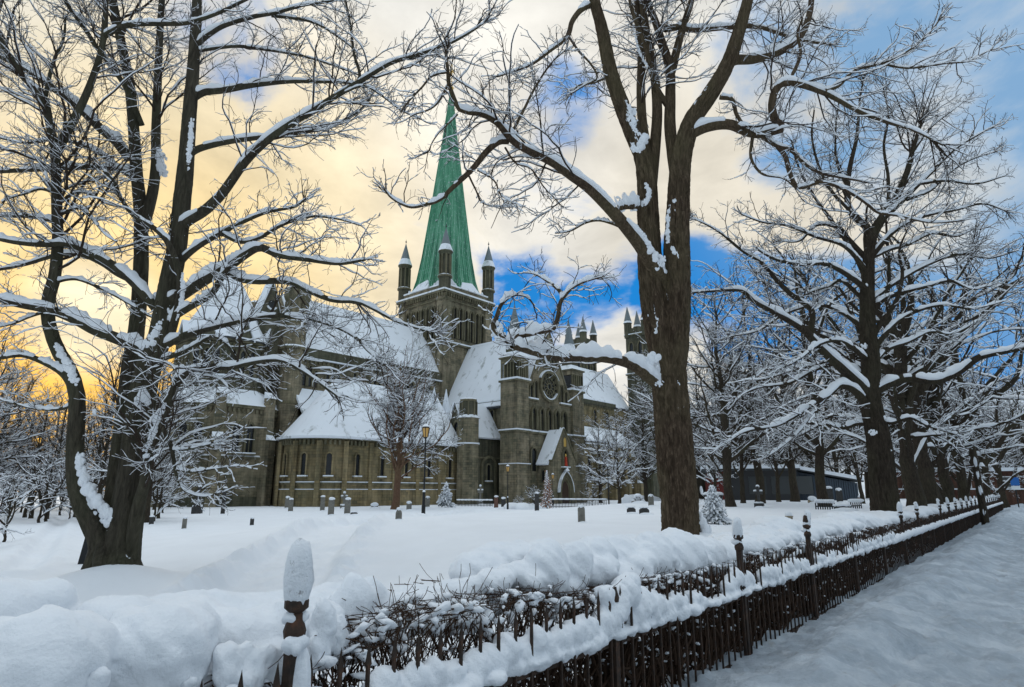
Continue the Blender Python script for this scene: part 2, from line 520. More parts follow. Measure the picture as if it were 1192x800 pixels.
def polar_sheet(name, zf, r0, r1, nr, angs, mat, label=None):
    R = np.concatenate([np.geomspace(r0, 70, nr)[:-1], np.geomspace(70, r1, 60)]); nr = len(R); A = angs
    X = R[:, None] * np.sin(A)[None]; Y = R[:, None] * np.cos(A)[None]
    V = np.stack([X, Y, zf(X, Y)], -1).reshape(-1, 3)
    na = len(A); i, j = np.meshgrid(np.arange(nr - 1), np.arange(na - 1), indexing='ij')
    a = (i * na + j).ravel()
    Q = np.stack([a, a + 1, a + na + 1, a + na], 1)[:, ::-1]
    o = link_mesh(name, V, Q, mat, None, None, True)
    return o


angs = np.concatenate([np.linspace(-math.pi, -0.85, 60)[:-1], np.linspace(-0.85, 0.85, 520), np.linspace(0.85, math.pi, 60)[1:]])
g = polar_sheet('snowy_ground', ground_z, 0.6, 3000, 560, angs, M['snow_ground']); tag(g, kind='structure')


def pave_z(u, v):
    bank = 0.20 * sstep(2.45, 1.5, v) * (1 - sstep(1.1, 0.2, v)) if False else 0.22 * np.exp(-((v - 1.55) / 0.55) ** 2)
    z = PAVE - 0.06 + bank + 0.08 * fbm(u * 1.5, v * 1.9 + 4, 4, .55) * np.exp(-((v - 1.4) / 0.9) ** 2) + 0.05 * fbm(u * 0.7, v * 1.3, 3) + 0.10 * fbm(u * 0.8 + v * 0.9, v * 2.2 + 9, 3) * np.exp(-((v - 1.6) / 0.8) ** 2)
    z = z + 0.07 * fbm(u * 2.6, v * 4.2, 5, .6) + 0.035 * (fbm(u * 1.1, v * 7.0, 3)) * (1 - sstep(0.2, 1.3, v))
    foot = np.clip(vnoise(u * 2.6 + 3, v * 4.2 + 7) - 0.22, 0, 1) + np.clip(vnoise(u * 3.4 + 31, v * 5.2 + 2) - 0.25, 0, 1)
    z = z - 0.26 * foot * (0.35 + 0.65 * (1 - sstep(0.9, 2.0, v)))
    return z


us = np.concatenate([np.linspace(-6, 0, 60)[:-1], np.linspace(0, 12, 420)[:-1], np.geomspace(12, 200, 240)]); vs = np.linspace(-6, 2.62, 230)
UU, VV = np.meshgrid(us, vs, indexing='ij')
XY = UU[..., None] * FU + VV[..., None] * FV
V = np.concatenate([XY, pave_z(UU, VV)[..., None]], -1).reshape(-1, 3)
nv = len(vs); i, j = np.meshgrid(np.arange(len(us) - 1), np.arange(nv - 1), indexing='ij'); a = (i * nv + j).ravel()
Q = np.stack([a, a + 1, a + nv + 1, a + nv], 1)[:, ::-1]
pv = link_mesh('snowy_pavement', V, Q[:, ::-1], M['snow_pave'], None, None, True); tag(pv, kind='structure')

# ------------------------------------------------------------------ branching helpers


def tubes(P, R, S):
    B, K, _ = P.shape
    T = np.gradient(P, axis=1); T /= np.linalg.norm(T, axis=2, keepdims=True) + 1e-9
    axes = np.eye(3); worst = np.abs(T).max(axis=1)
    ref = axes[np.argmin(worst, axis=1)][:, None, :]
    sd = np.cross(T, ref); sd /= np.linalg.norm(sd, axis=2, keepdims=True) + 1e-9
    up = np.cross(sd, T)
    an = np.arange(S) * 2 * math.pi / S
    V = P[:, :, None, :] + R[:, :, None, None] * (np.cos(an)[None, None, :, None] * sd[:, :, None, :] + np.sin(an)[None, None, :, None] * up[:, :, None, :])
    return V.reshape(-1, 3), quads(B, K, S)


def quads(B, K, S):
    b, k, s = np.meshgrid(np.arange(B), np.arange(K - 1), np.arange(S), indexing='ij')
    i0 = (b * K + k) * S; s2 = (s + 1) % S
    return np.stack([i0 + s, i0 + s2, i0 + S + s2, i0 + S + s], -1).reshape(-1, 4)


def snow_tubes(P, R, S, rng, amt=1.0, base=0.010, cap=0.20, wide=1.02, gap=0.0):
    """a cushion of snow along the upper side of every branch, none where it runs steeply"""
    B, K, _ = P.shape
    T = np.gradient(P, axis=1); T /= np.linalg.norm(T, axis=2, keepdims=True) + 1e-9
    hz = np.hypot(T[..., 0], T[..., 1])
    hz = sstep(0.42, 0.80, hz)
    side = np.cross(T, np.array([0, 0, 1.0])); side /= np.linalg.norm(side, axis=2, keepdims=True) + 1e-6
    up = np.cross(side, T); up *= np.sign(up[..., 2:3] + 1e-9)
    n1 = rng.normal(size=(B, K)); n1 = (n1 + np.roll(n1, 1, 1) + np.roll(n1, -1, 1)) / 2.2
    s = np.minimum(amt * (0.62 * 2 * R) + base, cap) * (1 + 0.22 * n1)
    ph, fq = rng.uniform(0, 6.28, (B, 1)), rng.uniform(.7, 1.3, (B, 1)); kk = np.arange(K)[None] * (9.0 / max(K, 9)) * fq
    n2 = np.sin(kk * 1.9 + ph) + .7 * np.sin(kk * 4.3 + 2 * ph) + .5 * np.sin(kk * 9.1 + 3 * ph)
    s = s * (0.72 + 0.28 * n2.clip(-1.2, 1.4)); hz = hz * sstep(-1.75, -1.25, n2)
    g0 = rng.random((B, 1)) < gap
    hz = hz * np.where(g0, 0.0, 1.0) * sstep(-0.6, 2.0, np.arange(K) * 1.0)[None]
    s = np.clip(s, 0.0, None) * hz
    keep = hz.max(axis=1) > 0.05
    P, R, s, hz, side, up = P[keep], R[keep], s[keep], hz[keep], side[keep], up[keep]
    if len(P) == 0: return np.zeros((0, 3)), np.zeros((0, 4), int)
    w = (R * wide + 0.22 * s) * hz
    if S >= 6:
        prof = [(-1.0, -0.12), (-0.97, 0.45), (-0.55, 0.90), (0.0, 1.0), (0.55, 0.90), (0.97, 0.45), (1.0, -0.12), (0.0, -0.30)]
    else:
        prof = [(-1.0, 0.0), (-0.45, 1.0), (0.45, 1.0), (1.0, 0.0)]
    V = []
    for a, b in prof:
        V.append(P + side * (a * w)[..., None] + up * ((R * 0.30) * hz + b * (s + 0.45 * R * hz))[..., None])
    V = np.stack(V, 2)
    return V.reshape(-1, 3), quads(len(P), K, len(prof))


def resample(pts, K):
    pts = np.asarray(pts, float); d = np.concatenate([[0], np.cumsum(np.linalg.norm(np.diff(pts, axis=0), axis=1))])
    t = np.linspace(0, d[-1], K)
    return np.stack([np.interp(t, d, pts[:, c]) for c in range(pts.shape[1])], 1)


def smooth_path(pts, n=8):
    p = np.asarray(pts, float); p = np.vstack([2 * p[0] - p[1], p, 2 * p[-1] - p[-2]]); out = []
    for i in range(1, len(p) - 2):
        t = np.linspace(0, 1, n, endpoint=False)[:, None]
        a, b, c, d = p[i - 1], p[i], p[i + 1], p[i + 2]
        out.append(0.5 * ((2 * b) + (-a + c) * t + (2 * a - 5 * b + 4 * c - d) * t ** 2 + (-a + 3 * b - 3 * c + d) * t ** 3))
    out.append(p[-2][None])
    return np.vstack(out)


def spawn(rng, P, R, per_m, t0, length, ang, K, wig, up, rk, rmin, lmax=9.0, lmin=0.12, flat=0.8, rshare=0.62, pw=1.0, rmax=9.0):
    B, K0, _ = P.shape
    seg = np.linalg.norm(np.diff(P, axis=1), axis=2); L = seg.sum(1)
    n = rng.poisson(np.clip(per_m * L, 0, 400) * (1 - t0))
    b = np.repeat(np.arange(B), n); N = len(b)
    if N == 0: return np.zeros((0, K, 3)), np.zeros((0, K))
    t = t0 + (1 - t0) * rng.random(N) ** pw
    f = t * (K0 - 1); i = np.clip(f.astype(int), 0, K0 - 2); w = (f - i)
    p = P[b, i] * (1 - w)[:, None] + P[b, i + 1] * w[:, None]
    r = R[b, i] * (1 - w) + R[b, i + 1] * w
    ok = r < rmax; b, t, i, w, p, r = b[ok], t[ok], i[ok], w[ok], p[ok], r[ok]; N = len(b)
    if N == 0: return np.zeros((0, K, 3)), np.zeros((0, K))
    T = P[b, i + 1] - P[b, i]; T /= np.linalg.norm(T, axis=1, keepdims=True) + 1e-9
    ln = np.clip(length * L[b] * (0.45 + 0.75 * rng.random(N)) * (1 - 0.5 * t), lmin, lmax)
    q = rng.normal(size=(N, 3)); q -= (q * T).sum(1, keepdims=True) * T; q[:, 2] *= flat
    q /= np.linalg.norm(q, axis=1, keepdims=True) + 1e-9
    a = np.radians(rng.uniform(ang[0], ang[1], N))[:, None]
    d = np.cos(a) * T + np.sin(a) * q
    r0 = np.minimum(rshare * r, rk * ln + rmin)
    out = np.zeros((N, K, 3)); out[:, 0] = p; stp = (ln / (K - 1))[:, None]
    for k in range(1, K):
        d = d + wig * rng.normal(size=(N, 3)) + np.array([0, 0, up]); d /= np.linalg.norm(d, axis=1, keepdims=True)
        out[:, k] = out[:, k - 1] + d * stp
    tt = np.linspace(0, 1, K)[None]
    rad = r0[:, None] * (1 - tt) ** 0.8 + rmin * tt
    return out, np.minimum(rad, np.maximum(r0[:, None], rmin))


def join(parts):
    V, Q, o = [], [], 0
    for v, q in parts:
        if len(v) == 0: continue
        V.append(v); Q.append(q + o); o += len(v)
    return np.vstack(V), np.vstack(Q)


def lump(c, r, rng, sx=1, sy=1, sz=1, n=10, amp=0.12):
    """a soft uneven lump as a uv-ball of quads"""
    th = np.linspace(0, math.pi, n); ph = np.linspace(0, 2 * math.pi, 2 * n, endpoint=False)
    f1, f2 = rng.uniform(0, 6.3, 2)
    T, Pp = np.meshgrid(th, ph, indexing='ij')
    k = 1 + amp * np.sin(3 * Pp + f1) * np.sin(T) * np.cos(2 * T + f2) + amp * 0.6 * np.sin(5 * Pp + f2) * np.sin(T) ** 2
    V = np.stack([c[0] + r * sx * k * np.sin(T) * np.cos(Pp), c[1] + r * sy * k * np.sin(T) * np.sin(Pp), c[2] + r * sz * k * np.cos(T)], -1).reshape(-1, 3)
    m = 2 * n; i, j = np.meshgrid(np.arange(n - 1), np.arange(m), indexing='ij')
    a = i * m + j; b2 = i * m + (j + 1) % m
    return V, np.stack([a, a + m, b2 + m, b2], -1).reshape(-1, 4)

# ------------------------------------------------------------------ the cathedral (local +X = east, +Y = north towards the street)
PHI = math.radians(49)
church = empty('cathedral', (-13.2, 120.0, 0.0), math.atan2(-math.sin(PHI), -math.cos(PHI)))
tag(church, 'great olive-grey stone cathedral with snow-covered roofs and a tall green copper spire', 'cathedral')
WM = ['stone', 'stone_trim', 'snow_roof', 'glass', 'stone_dark', 'stone_ochre', 'slate', 'gold', 'door', 'glass_red', 'lead']
ST, TR, SN, GL, DK, OC, SL, GO, DO, RE, LE = range(11)
FR = {'n': ((-1, 0, 0), (0, 1, 0)), 'e': ((0, 1, 0), (1, 0, 0)), 's': ((1, 0, 0), (0, -1, 0)), 'w': ((0, -1, 0), (-1, 0, 0))}


def frame(side):
    if isinstance(side, str): return FR[side]
    return ((-math.sin(side), math.cos(side), 0), (math.cos(side), math.sin(side), 0))


def window(parent, o, side, w, h, kind='pointed', border=0.22, depth=0.28, sill=True, mull=0, trim=TR, name='window', shafts=False):
    """arched light: dark leaded glass behind a moulded stone surround, snow on the sill"""
    rt, out = frame(side); b = MB(WM)
    b.arch(o, rt, out, w, h, kind, 0.03, GL, None, 6, 0.01)
    b.arch(o, rt, out, w + 2 * border, h + border, kind, depth, trim, border, 6, 0.0)
    R, O = np.array(rt, float), np.array(out, float); o = np.array(o, float)
    for k in range(mull):
        x = -w / 2 + w * (k + 1) / (mull + 1); c = o + R * x
        hh = h * 0.72
        b.extrude([c + R * -0.05, c + R * 0.05, c + R * 0.05 + O * 0.14, c - R * 0.05 + O * 0.14], (0, 0, hh), trim)
    if shafts:
        for sx in (-1, 1):
            c = o + R * sx * (w / 2 + border + 0.1) + O * 0.12
            b.frustum(c[0], c[1], 0.10, 0.10, o[2], o[2] + h * 0.62, 6, trim)
    if sill:
        a = w / 2 + border + 0.12
        q = [o + R * -a + O * 0.002, o + R * a + O * 0.002, o + R * a + O * (depth + 0.14), o - R * a + O * (depth + 0.14)]
        q = [p - np.array((0, 0, 0.22)) for p in q]; b.extrude(q, (0, 0, 0.2), trim)
        q2 = [p + np.array((0, 0, 0.2)) for p in q]; b.extrude(q2, (0, 0, 0.16), SN)
    return b.build(name, parent)


def course(b, o, side, length, z, out=0.22, h=0.28, snow=0.18, m=TR):
    """string course with a ridge of snow, centred on o"""
    rt, ot = (np.array(q, float) for q in frame(side)); o = np.array((o[0], o[1], z), float)
    q = [o - rt * length / 2 - ot * 0.05, o + rt * length / 2 - ot * 0.05, o + rt * length / 2 + ot * out, o - rt * length / 2 + ot * out]
    b.extrude(q, (0, 0, h), m)
    if snow:
        q = [o - rt * length / 2 + ot * 0.004, o + rt * length / 2 + ot * 0.004, o + rt * length / 2 + ot * (out + 0.06), o - rt * length / 2 + ot * (out + 0.06)]
        b.extrude([p + np.array((0, 0, h)) for p in q], (0, 0, snow), SN)


def corbels(b, o, side, length, z, step=0.62, w=0.26, h=0.42, d=0.26, m=TR):
    rt, ot = (np.array(q, float) for q in frame(side)); o = np.array((o[0], o[1], z), float)
    n = int(length / step)
    for i in range(n):
        c = o + rt * (-length / 2 + (i + 0.5) * length / n)
        b.extrude([c - rt * w / 2 - ot * 0.05, c + rt * w / 2 - ot * 0.05, c + rt * w / 2 + ot * d, c - rt * w / 2 + ot * d], (0, 0, h), m)


def gable_roof(name, parent, x0, x1, yc, hw, ze, zr, axis='x', over=0.45, th=0.38):
    b = MB(WM)
    P = (lambda a, c, z: (a, c, z)) if axis == 'x' else (lambda a, c, z: (c, a, z))
    dz = (zr - ze) * over / hw
    for s in (-1, 1):
        b.slab([P(x0, yc + s * (hw + over), ze - dz), P(x1, yc + s * (hw + over), ze - dz), P(x1, yc, zr), P(x0, yc, zr)], th, SN)
        b.slab([P(x0, yc + s * (hw + over + .04), ze - dz - 0.30), P(x1, yc + s * (hw + over + .04), ze - dz - 0.30), P(x1, yc, zr - 0.3), P(x0, yc, zr - 0.3)], 0.26, SL)
    b.extrude([P(x0, yc - 0.28, zr + th * 0.6), P(x0, yc + 0.28, zr + th * 0.6), P(x0, yc, zr + th * 1.9)], np.array(P(x1, 0, 0)) - np.array(P(x0, 0, 0)), SN)
    return b.build(name, parent)


def turret(parent, x, y, r, z0, z_ar, z_ca, z_tip, n=8, name='turret', round_=True):
    """slim turret: shaft, arcaded stage with little columns, conical cap with snow"""
    b = MB(WM); N = 12 if round_ else n
    b.frustum(x, y, r, r, z0, z_ar, N, DK)
    b.frustum(x, y, r * 1.22, r * 1.22, z_ar, z_ar + 0.3, N, TR)
    b.frustum(x, y, r * 1.26, r * 0.8, z_ar + 0.3, z_ar + 0.62, N, SN)
    b.frustum(x, y, r * 0.70, r * 0.70, z_ar + 0.3, z_ca, N, DK)
    for i in range(8):
        a = i * math.pi / 4 + 0.2
        b.frustum(x + r * 0.94 * math.cos(a), y + r * 0.94 * math.sin(a), r * 0.14, r * 0.14, z_ar + 0.3, z_ca - 0.5, 6, TR)
    b.frustum(x, y, r * 0.99, r * 1.18, z_ca - 0.55, z_ca, N, DK)
    b.frustum(x, y, r * 1.24, r * 1.24, z_ca, z_ca + 0.2, N, TR)
    b.frustum(x, y, r * 1.18, 0.05, z_ca + 0.2, z_tip, N, LE)
    b.frustum(x, y, r * 1.30, r * 0.86, z_ca + 0.2, z_ca + 0.2 + (z_tip - z_ca) * 0.27, N, SN)
    b.frustum(x, y, 0.05, 0.05, z_tip - 0.1, z_tip + 0.9, 5, SL); b.frustum(x, y, 0.04, 0.2, z_tip + 0.2, z_tip + 0.4, 6, SL); b.frustum(x, y, 0.2, 0.04, z_tip + 0.4, z_tip + 0.6, 6, SL)
    return b.build(name, parent)


def buttress(parent, x, y, side, w, z1, z2, d1=1.5, d2=0.9, m=ST, name='buttress'):
    rt, ot = (np.array(q, float) for q in frame(side)); c = np.array((x, y, 0), float); b = MB(WM)
    def blk(d, za, zb, mm, e=0.0):
        b.extrude([c - rt * (w / 2 + e) - ot * 0.1 + np.array((0, 0, za)), c + rt * (w / 2 + e) - ot * 0.1 + np.array((0, 0, za)), c + rt * (w / 2 + e) + ot * (d + e) + np.array((0, 0, za)), c - rt * (w / 2 + e) + ot * (d + e) + np.array((0, 0, za))], (0, 0, zb - za), mm)
    blk(d1, -0.5, z1, m); blk(d1, z1, z1 + 0.15, TR, 0.06)
    q = [c - rt * w / 2 + ot * d2, c - rt * w / 2 + ot * (d1 + 0.1), c - rt * w / 2 + ot * d2]
    b.extrude([q[0] + np.array((0, 0, z1 + .15)), q[1] + np.array((0, 0, z1 + .15)), q[2] + np.array((0, 0, z1 + 0.85))], rt * w, SN)
    blk(d2, z1 + 0.15, z2, m)
    b.extrude([c - rt * (w / 2 + .05) - ot * 0.1 + np.array((0, 0, z2)), c - rt * (w / 2 + .05) + ot * (d2 + .15) + np.array((0, 0, z2)), c - rt * (w / 2 + .05) - ot * 0.1 + np.array((0, 0, z2 + 0.9))], rt * (w + .1), SN)
    return b.build(name, parent)


# ---- crossing tower and spire
b = MB(WM); hs = 6.3
b.box(-hs, hs, -hs, hs, -0.5, 38.6, ST)
for sx in (-1, 1):
    for sy in (-1, 1):
        b.box(sx * (hs - 1.7) if sx > 0 else -hs - 0.25, hs + 0.25 if sx > 0 else -hs + 1.7, sy * (hs - 1.7) if sy > 0 else -hs - 0.25, hs + 0.25 if sy > 0 else -hs + 1.7, 10, 38.0, ST)
for sd, (ox, oy) in (('n', (0, hs)), ('e', (hs, 0)), ('s', (0, -hs)), ('w', (-hs, 0))):
    L = 2 * hs + 0.5
    rt, ot = (np.array(q) for q in frame(sd)); off = np.array((ox, oy)) + ot[:2] * 0.26
    course(b, off, sd, L, 28.2, 0.28, 0.3, 0.25); course(b, off, sd, L, 36.6, 0.15, 0.25, 0.0)
    corbels(b, off, sd, L, 37.35, 0.6, 0.3, 0.65, 0.34); course(b, off, sd, L + 0.7, 38.0, 0.45, 0.4, 0.3)
    o3 = np.array((*(np.array((ox, oy)) + ot[:2] * 0.30), 38.4))
    b.extrude([o3 - rt * (L / 2 + .1), o3 + rt * (L / 2 + .1), o3 + rt * (L / 2 + .1) - ot * 0.5, o3 - rt * (L / 2 + .1) - ot * 0.5], (0, 0, 1.1), ST)
    b.extrude([o3 - rt * (L / 2 + .2) + (0, 0, 1.1) + ot * .1, o3 + rt * (L / 2 + .2) + (0, 0, 1.1) + ot * .1, o3 + rt * (L / 2 + .2) - ot * 0.6 + (0, 0, 1.1), o3 - rt * (L / 2 + .2) - ot * 0.6 + (0, 0, 1.1)], (0, 0, 0.28), SN)
    for k in (-0.28, 0, 0.28):
        c = o3 + rt * k * L + np.array((0, 0, 1.38)); b.extrude([c - rt * 0.25, c + rt * 0.25, c + np.array((0, 0, 0.55))], -ot * 0.4, SN)
tower = b.build('central_tower', church)
for sd in ('n', 'e', 's', 'w'):
    rt, ot = (np.array(q) for q in frame(sd))
    for k in range(6):
        p = ot * (hs + 0.001) + rt * ((k - 2.5) * 1.46); dark = k in (1, 4)
        window(tower, (p[0], p[1], 29.6), sd, 0.74, 6.0, 'pointed', 0.2, 0.42, False, 0, shafts=True)
    p = ot * (hs + 0.001) + rt * 1.0; window(tower, (p[0], p[1], 22.4), sd, 0.7, 2.6, 'round', 0.18, 0.25, False)
for sx in (-1, 1):
    for sy in (-1, 1): turret(tower, sx * (hs - 0.35), sy * (hs - 0.35), 1.12, 38.2, 41.0, 46.0, 51.0)
# spire: eight faces with standing seams
bs = MB(['copper', 'gold', 'snow_roof'])
n8 = 8; z0, z1 = 39.4, 87.6; rb, rt_ = 6.75, 0.16
sec = [(z0, 7.0), (z0 + 3.0, 6.12), (z0 + 8, 5.22), (z0 + 20, 3.62), (z0 + 34, 1.86), (z1, rt_)]
for i in range(n8):
    a0 = math.pi / 8 + i * math.pi / 4; a1 = a0 + math.pi / 4
    for (za, ra), (zb, rb2) in zip(sec[:-1], sec[1:]):
        bs.add([(ra * math.cos(a0), ra * math.sin(a0), za), (ra * math.cos(a1), ra * math.sin(a1), za), (rb2 * math.cos(a1), rb2 * math.sin(a1), zb), (rb2 * math.cos(a0), rb2 * math.sin(a0), zb)], [(0, 1, 2, 3)], 0)
        for k in range(0, 8):
            t = k / 8.0; w = 0.10 if k else 0.2
            pa = np.array((ra * ((1 - t) * math.cos(a0) + t * math.cos(a1)), ra * ((1 - t) * math.sin(a0) + t * math.sin(a1)), za)); pb = np.array((rb2 * ((1 - t) * math.cos(a0) + t * math.cos(a1)), rb2 * ((1 - t) * math.sin(a0) + t * math.sin(a1)), zb))
            am = (a0 + a1) / 2; o = np.array((math.cos(am), math.sin(am), 0)); tg = np.array((-math.sin(am), math.cos(am), 0))
            wa, wb = w * max(ra / 7, .25), w * max(rb2 / 7, .25)
            bs.add([pa - tg * wa / 2, pa + tg * wa / 2, pa + o * wa * 1.2 + tg * wa / 2, pa + o * wa * 1.2 - tg * wa / 2, pb - tg * wb / 2, pb + tg * wb / 2, pb + o * wb * 1.2 + tg * wb / 2, pb + o * wb * 1.2 - tg * wb / 2], [(0, 1, 5, 4), (1, 2, 6, 5), (2, 3, 7, 6), (3, 0, 4, 7)], 0)
for i in range(8):       # snow caught at the foot of the faces
    a = i * math.pi / 4; r = 6.6; tg = np.array((-math.sin(a), math.cos(a), 0)); o = np.array((math.cos(a), math.sin(a), 0)); c = o * 6.35
    bs.extrude([c - tg * 2.6 + o * 0.35 + (0, 0, 39.5), c + tg * 2.6 + o * 0.35 + (0, 0, 39.5), c + tg * 1.2 - o * 0.55 + (0, 0, 41.6), c - tg * 1.5 - o * 0.55 + (0, 0, 41.2)], o * 0.3, 2)
bs.frustum(0, 0, 0.10, 0.07, 86.0, 93.4, 6, 1); bs.frustum(0, 0, 0.12, 0.55, 87.0, 87.5, 8, 1); bs.frustum(0, 0, 0.55, 0.12, 87.5, 88.0, 8, 1)
bs.box(-0.9, 0.9, -0.08, 0.08, 91.6, 91.8, 1); bs.box(-0.08, 0.08, -0.9, 0.9, 91.62, 91.82, 1)
bs.build('spire', tower)

# ---- choir
b = MB(WM); cw, ce, cr = 6.0, 22.2, 31.4
b.box(6.3, 35.5, -cw, cw, -0.5, ce, ST)
b.extrude([(35.0, -cw, ce), (35.0, cw, ce), (35.0, 0, cr + 0.3)], (0.5, 0, 0), ST)
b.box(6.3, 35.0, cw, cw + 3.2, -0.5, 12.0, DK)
for s in (-1, 1):
    b.box(6.3, 35.2, s * (cw + .02) if s > 0 else -cw - 0.4, cw + 0.4 if s > 0 else -cw - 0.02, ce - 0.9, ce + 0.45, DK)
    b.box(6.3, 35.2, s * (cw + .1) if s > 0 else -cw - 0.55, cw + 0.55 if s > 0 else -cw - 0.1, ce - 1.15, ce - 0.95, SN)
corbels(b, (20.8, cw), 'n', 28.6, ce - 1.75, 0.7, 0.34, 0.55, 0.3)
b.slab([(6.3, cw + 3.5, 12.0), (35.2, cw + 3.5, 12.0), (35.2, cw + 0.05, 16.3), (6.3, cw + 0.05, 16.3)], 0.35, SN)
choir = b.build('choir', church)
gable_roof('roof', choir, 6.4, 35.0, 0, cw - 0.45, ce + 0.3, cr, 'x', 0.3)
for k in range(7):
    x = 9.2 + k * 3.9
    for dx in (-0.95, 0, 0.95): window(choir, (x + dx, cw + 0.001, 17.0), 'n', 0.55, 3.1 if dx == 0 else 2.5, 'pointed', 0.16, 0.25, False)
for k in range(4):       # gabled pinnacles of the aisle
    x = 11 + k * 6.2; b = MB(WM)
    b.box(x - 0.7, x + 0.7, cw + 3.0, cw + 4.2, -0.5, 14.6, ST); b.extrude([(x - 0.8, cw + 2.9, 14.6), (x + 0.8, cw + 2.9, 14.6), (x, cw + 2.9, 17.0)], (0, 1.4, 0), SN); b.build('pinnacle', choir)
for sy in (1, -1):
    b = MB(WM); x, y = 35.4, sy * (cw - 0.2)
    b.frustum(x, y, 1.6, 1.6, -0.5, 29.4, 8, ST); [b.frustum(x + 1.58 * math.cos(q), y + 1.58 * math.sin(q), 0.13, 0.13, 26.2, 29.3, 6, TR) for q in np.arange(12) * math.pi / 6]; b.frustum(x, y, 1.72, 1.72, 25.9, 26.15, 8, TR); b.frustum(x, y, 1.78, 1.6, 26.15, 26.3, 8, SN); b.frustum(x, y, 1.72, 1.72, 14, 14.3, 8, TR); b.frustum(x, y, 1.95, 1.95, 22, 22.35, 8, TR); b.frustum(x, y, 1.72, 1.95, 29.4, 30.0, 8, TR); b.frustum(x, y, 1.95, 1.95, 30.0, 31.2, 8, ST); b.frustum(x, y, 2.0, 1.5, 31.2, 31.6, 8, SN); b.frustum(x, y, 1.95, 1.78, 22.35, 22.6, 8, SN)
    b.build('stair_turret', choir)

# ---- octagon at the east end
OX = 42.8
b = MB(WM)
b.frustum(OX, 0, 8.5, 8.5, -0.5, 12.6, 8, ST); b.frustum(OX, 0, 8.72, 8.72, -0.5, 1.2, 8, DK); b.frustum(OX, 0, 8.66, 8.6, 6.0, 6.3, 8, TR); b.frustum(OX, 0, 8.74, 8.55, 6.3, 6.5, 8, SN)
b.frustum(OX, 0, 8.8, 8.8, 12.6, 13.0, 8, TR); b.frustum(OX, 0, 8.9, 6.2, 13.0, 15.4, 8, SN)
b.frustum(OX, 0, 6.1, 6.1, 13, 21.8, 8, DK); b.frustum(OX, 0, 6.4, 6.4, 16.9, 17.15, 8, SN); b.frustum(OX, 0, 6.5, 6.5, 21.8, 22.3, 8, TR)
for i in range(8):
    a0 = math.pi / 8 + i * math.pi / 4
    am = a0 + math.pi / 8; rr = 6.1 * math.cos(math.pi / 8)
    corbels(b, (OX + rr * math.cos(am), rr * math.sin(am)), am, 4.4, 21.1, 0.55, 0.26, 0.5, 0.25)
    corbels(b, (OX + 8.5 * math.cos(math.pi / 8) * math.cos(am), 8.5 * math.cos(math.pi / 8) * math.sin(am)), am, 6.2, 12.0, 0.6, 0.28, 0.5, 0.26)
octo = b.build('octagon', church)
b = MB(WM); b.frustum(OX, 0, 6.7, 0.12, 22.3, 34.2, 8, SN); b.frustum(OX, 0, 6.75, 6.6, 22.1, 22.3, 8, SL); b.frustum(OX, 0, 0.1, 0.06, 34, 36.2, 6, GO); b.build('roof', octo)
for i in range(8):
    am = i * math.pi / 4 + math.pi / 4; ot = np.array((math.cos(am), math.sin(am), 0)); tg = np.array((-math.sin(am), math.cos(am), 0)); c = np.array((OX, 0, 0)) + ot * 5.2
    b = MB(WM)
    b.extrude([c - tg * 1.05 + (0, 0, 22.3), c + tg * 1.05 + (0, 0, 22.3), c + (0, 0, 24.6)], ot * 0.9, DK)
    for s in (-1, 1): b.slab([c + tg * s * 1.25 + (0, 0, 22.0), c + tg * s * 1.25 + ot * 1.05 + (0, 0, 22.0), c + ot * 1.05 + (0, 0, 24.85), c + (0, 0, 24.85)], 0.16, SN)
    b.build('dormer', octo)
    rr = 6.1 * math.cos(math.pi / 8) + 0.002; c = np.array((OX, 0, 0)) + ot * rr
    for k in (-1.35, 0, 1.35): window(octo, c + tg * k + (0, 0, 17.3), am, 0.72, 3.4, 'pointed', 0.2, 0.3, False, shafts=True)
    rr = 8.5 * math.cos(math.pi / 8) + 0.002; c = np.array((OX, 0, 0)) + ot * rr
    for k in (-0.95, 0.95): window(octo, c + tg * k + (0, 0, 6.7), am, 1.0, 3.9, 'pointed', 0.26, 0.3, True, 1)
    av = am + math.pi / 8
    buttress(octo, OX + 8.35 * math.cos(av), 8.35 * math.sin(av), av, 1.3, 8.4, 14.2, 1.3, 0.75)
# quatrefoil gable between octagon and choir
b = MB(WM); gx, gy = 38.6, 3.2
b.box(gx - 1.5, gx + 1.5, gy - 1.2, gy + 1.2, 21, 27.2, DK); b.extrude([(gx - 1.5, gy - 1.2, 27.2), (gx + 1.5, gy - 1.2, 27.2), (gx, gy - 1.2, 31.8)], (0, 2.4, 0), DK)
for s in (-1, 1): b.slab([(gx + s * 1.6, gy - 1.1, 27.1), (gx + s * 1.6, gy + 1.0, 27.1), (gx, gy + 1.0, 32.0), (gx, gy - 1.1, 32.0)], 0.2, SN)
b.extrude([(gx + 0.62 * math.cos(t), gy + 1.2, 28.6 + 0.62 * math.sin(t)) for t in np.linspace(0, 2 * math.pi, 14)[:-1]], (0, 0.03, 0), GL); b.box(gx - 1.5, gx + 1.5, gy + 1.2, gy + 1.4, 27.0, 27.2, SN)
b.extrude([(gx + 0.9 * math.cos(t), gy + 1.2, 28.6 + 0.9 * math.sin(t)) for t in np.linspace(math.pi * 1.15, math.pi * 1.85, 8)] + [(gx + 0.64 * math.cos(t), gy + 1.2, 28.6 + 0.64 * math.sin(t)) for t in np.linspace(math.pi * 1.85, math.pi * 1.15, 8)], (0, 0.12, 0), SN)
b.build('gablet', octo)

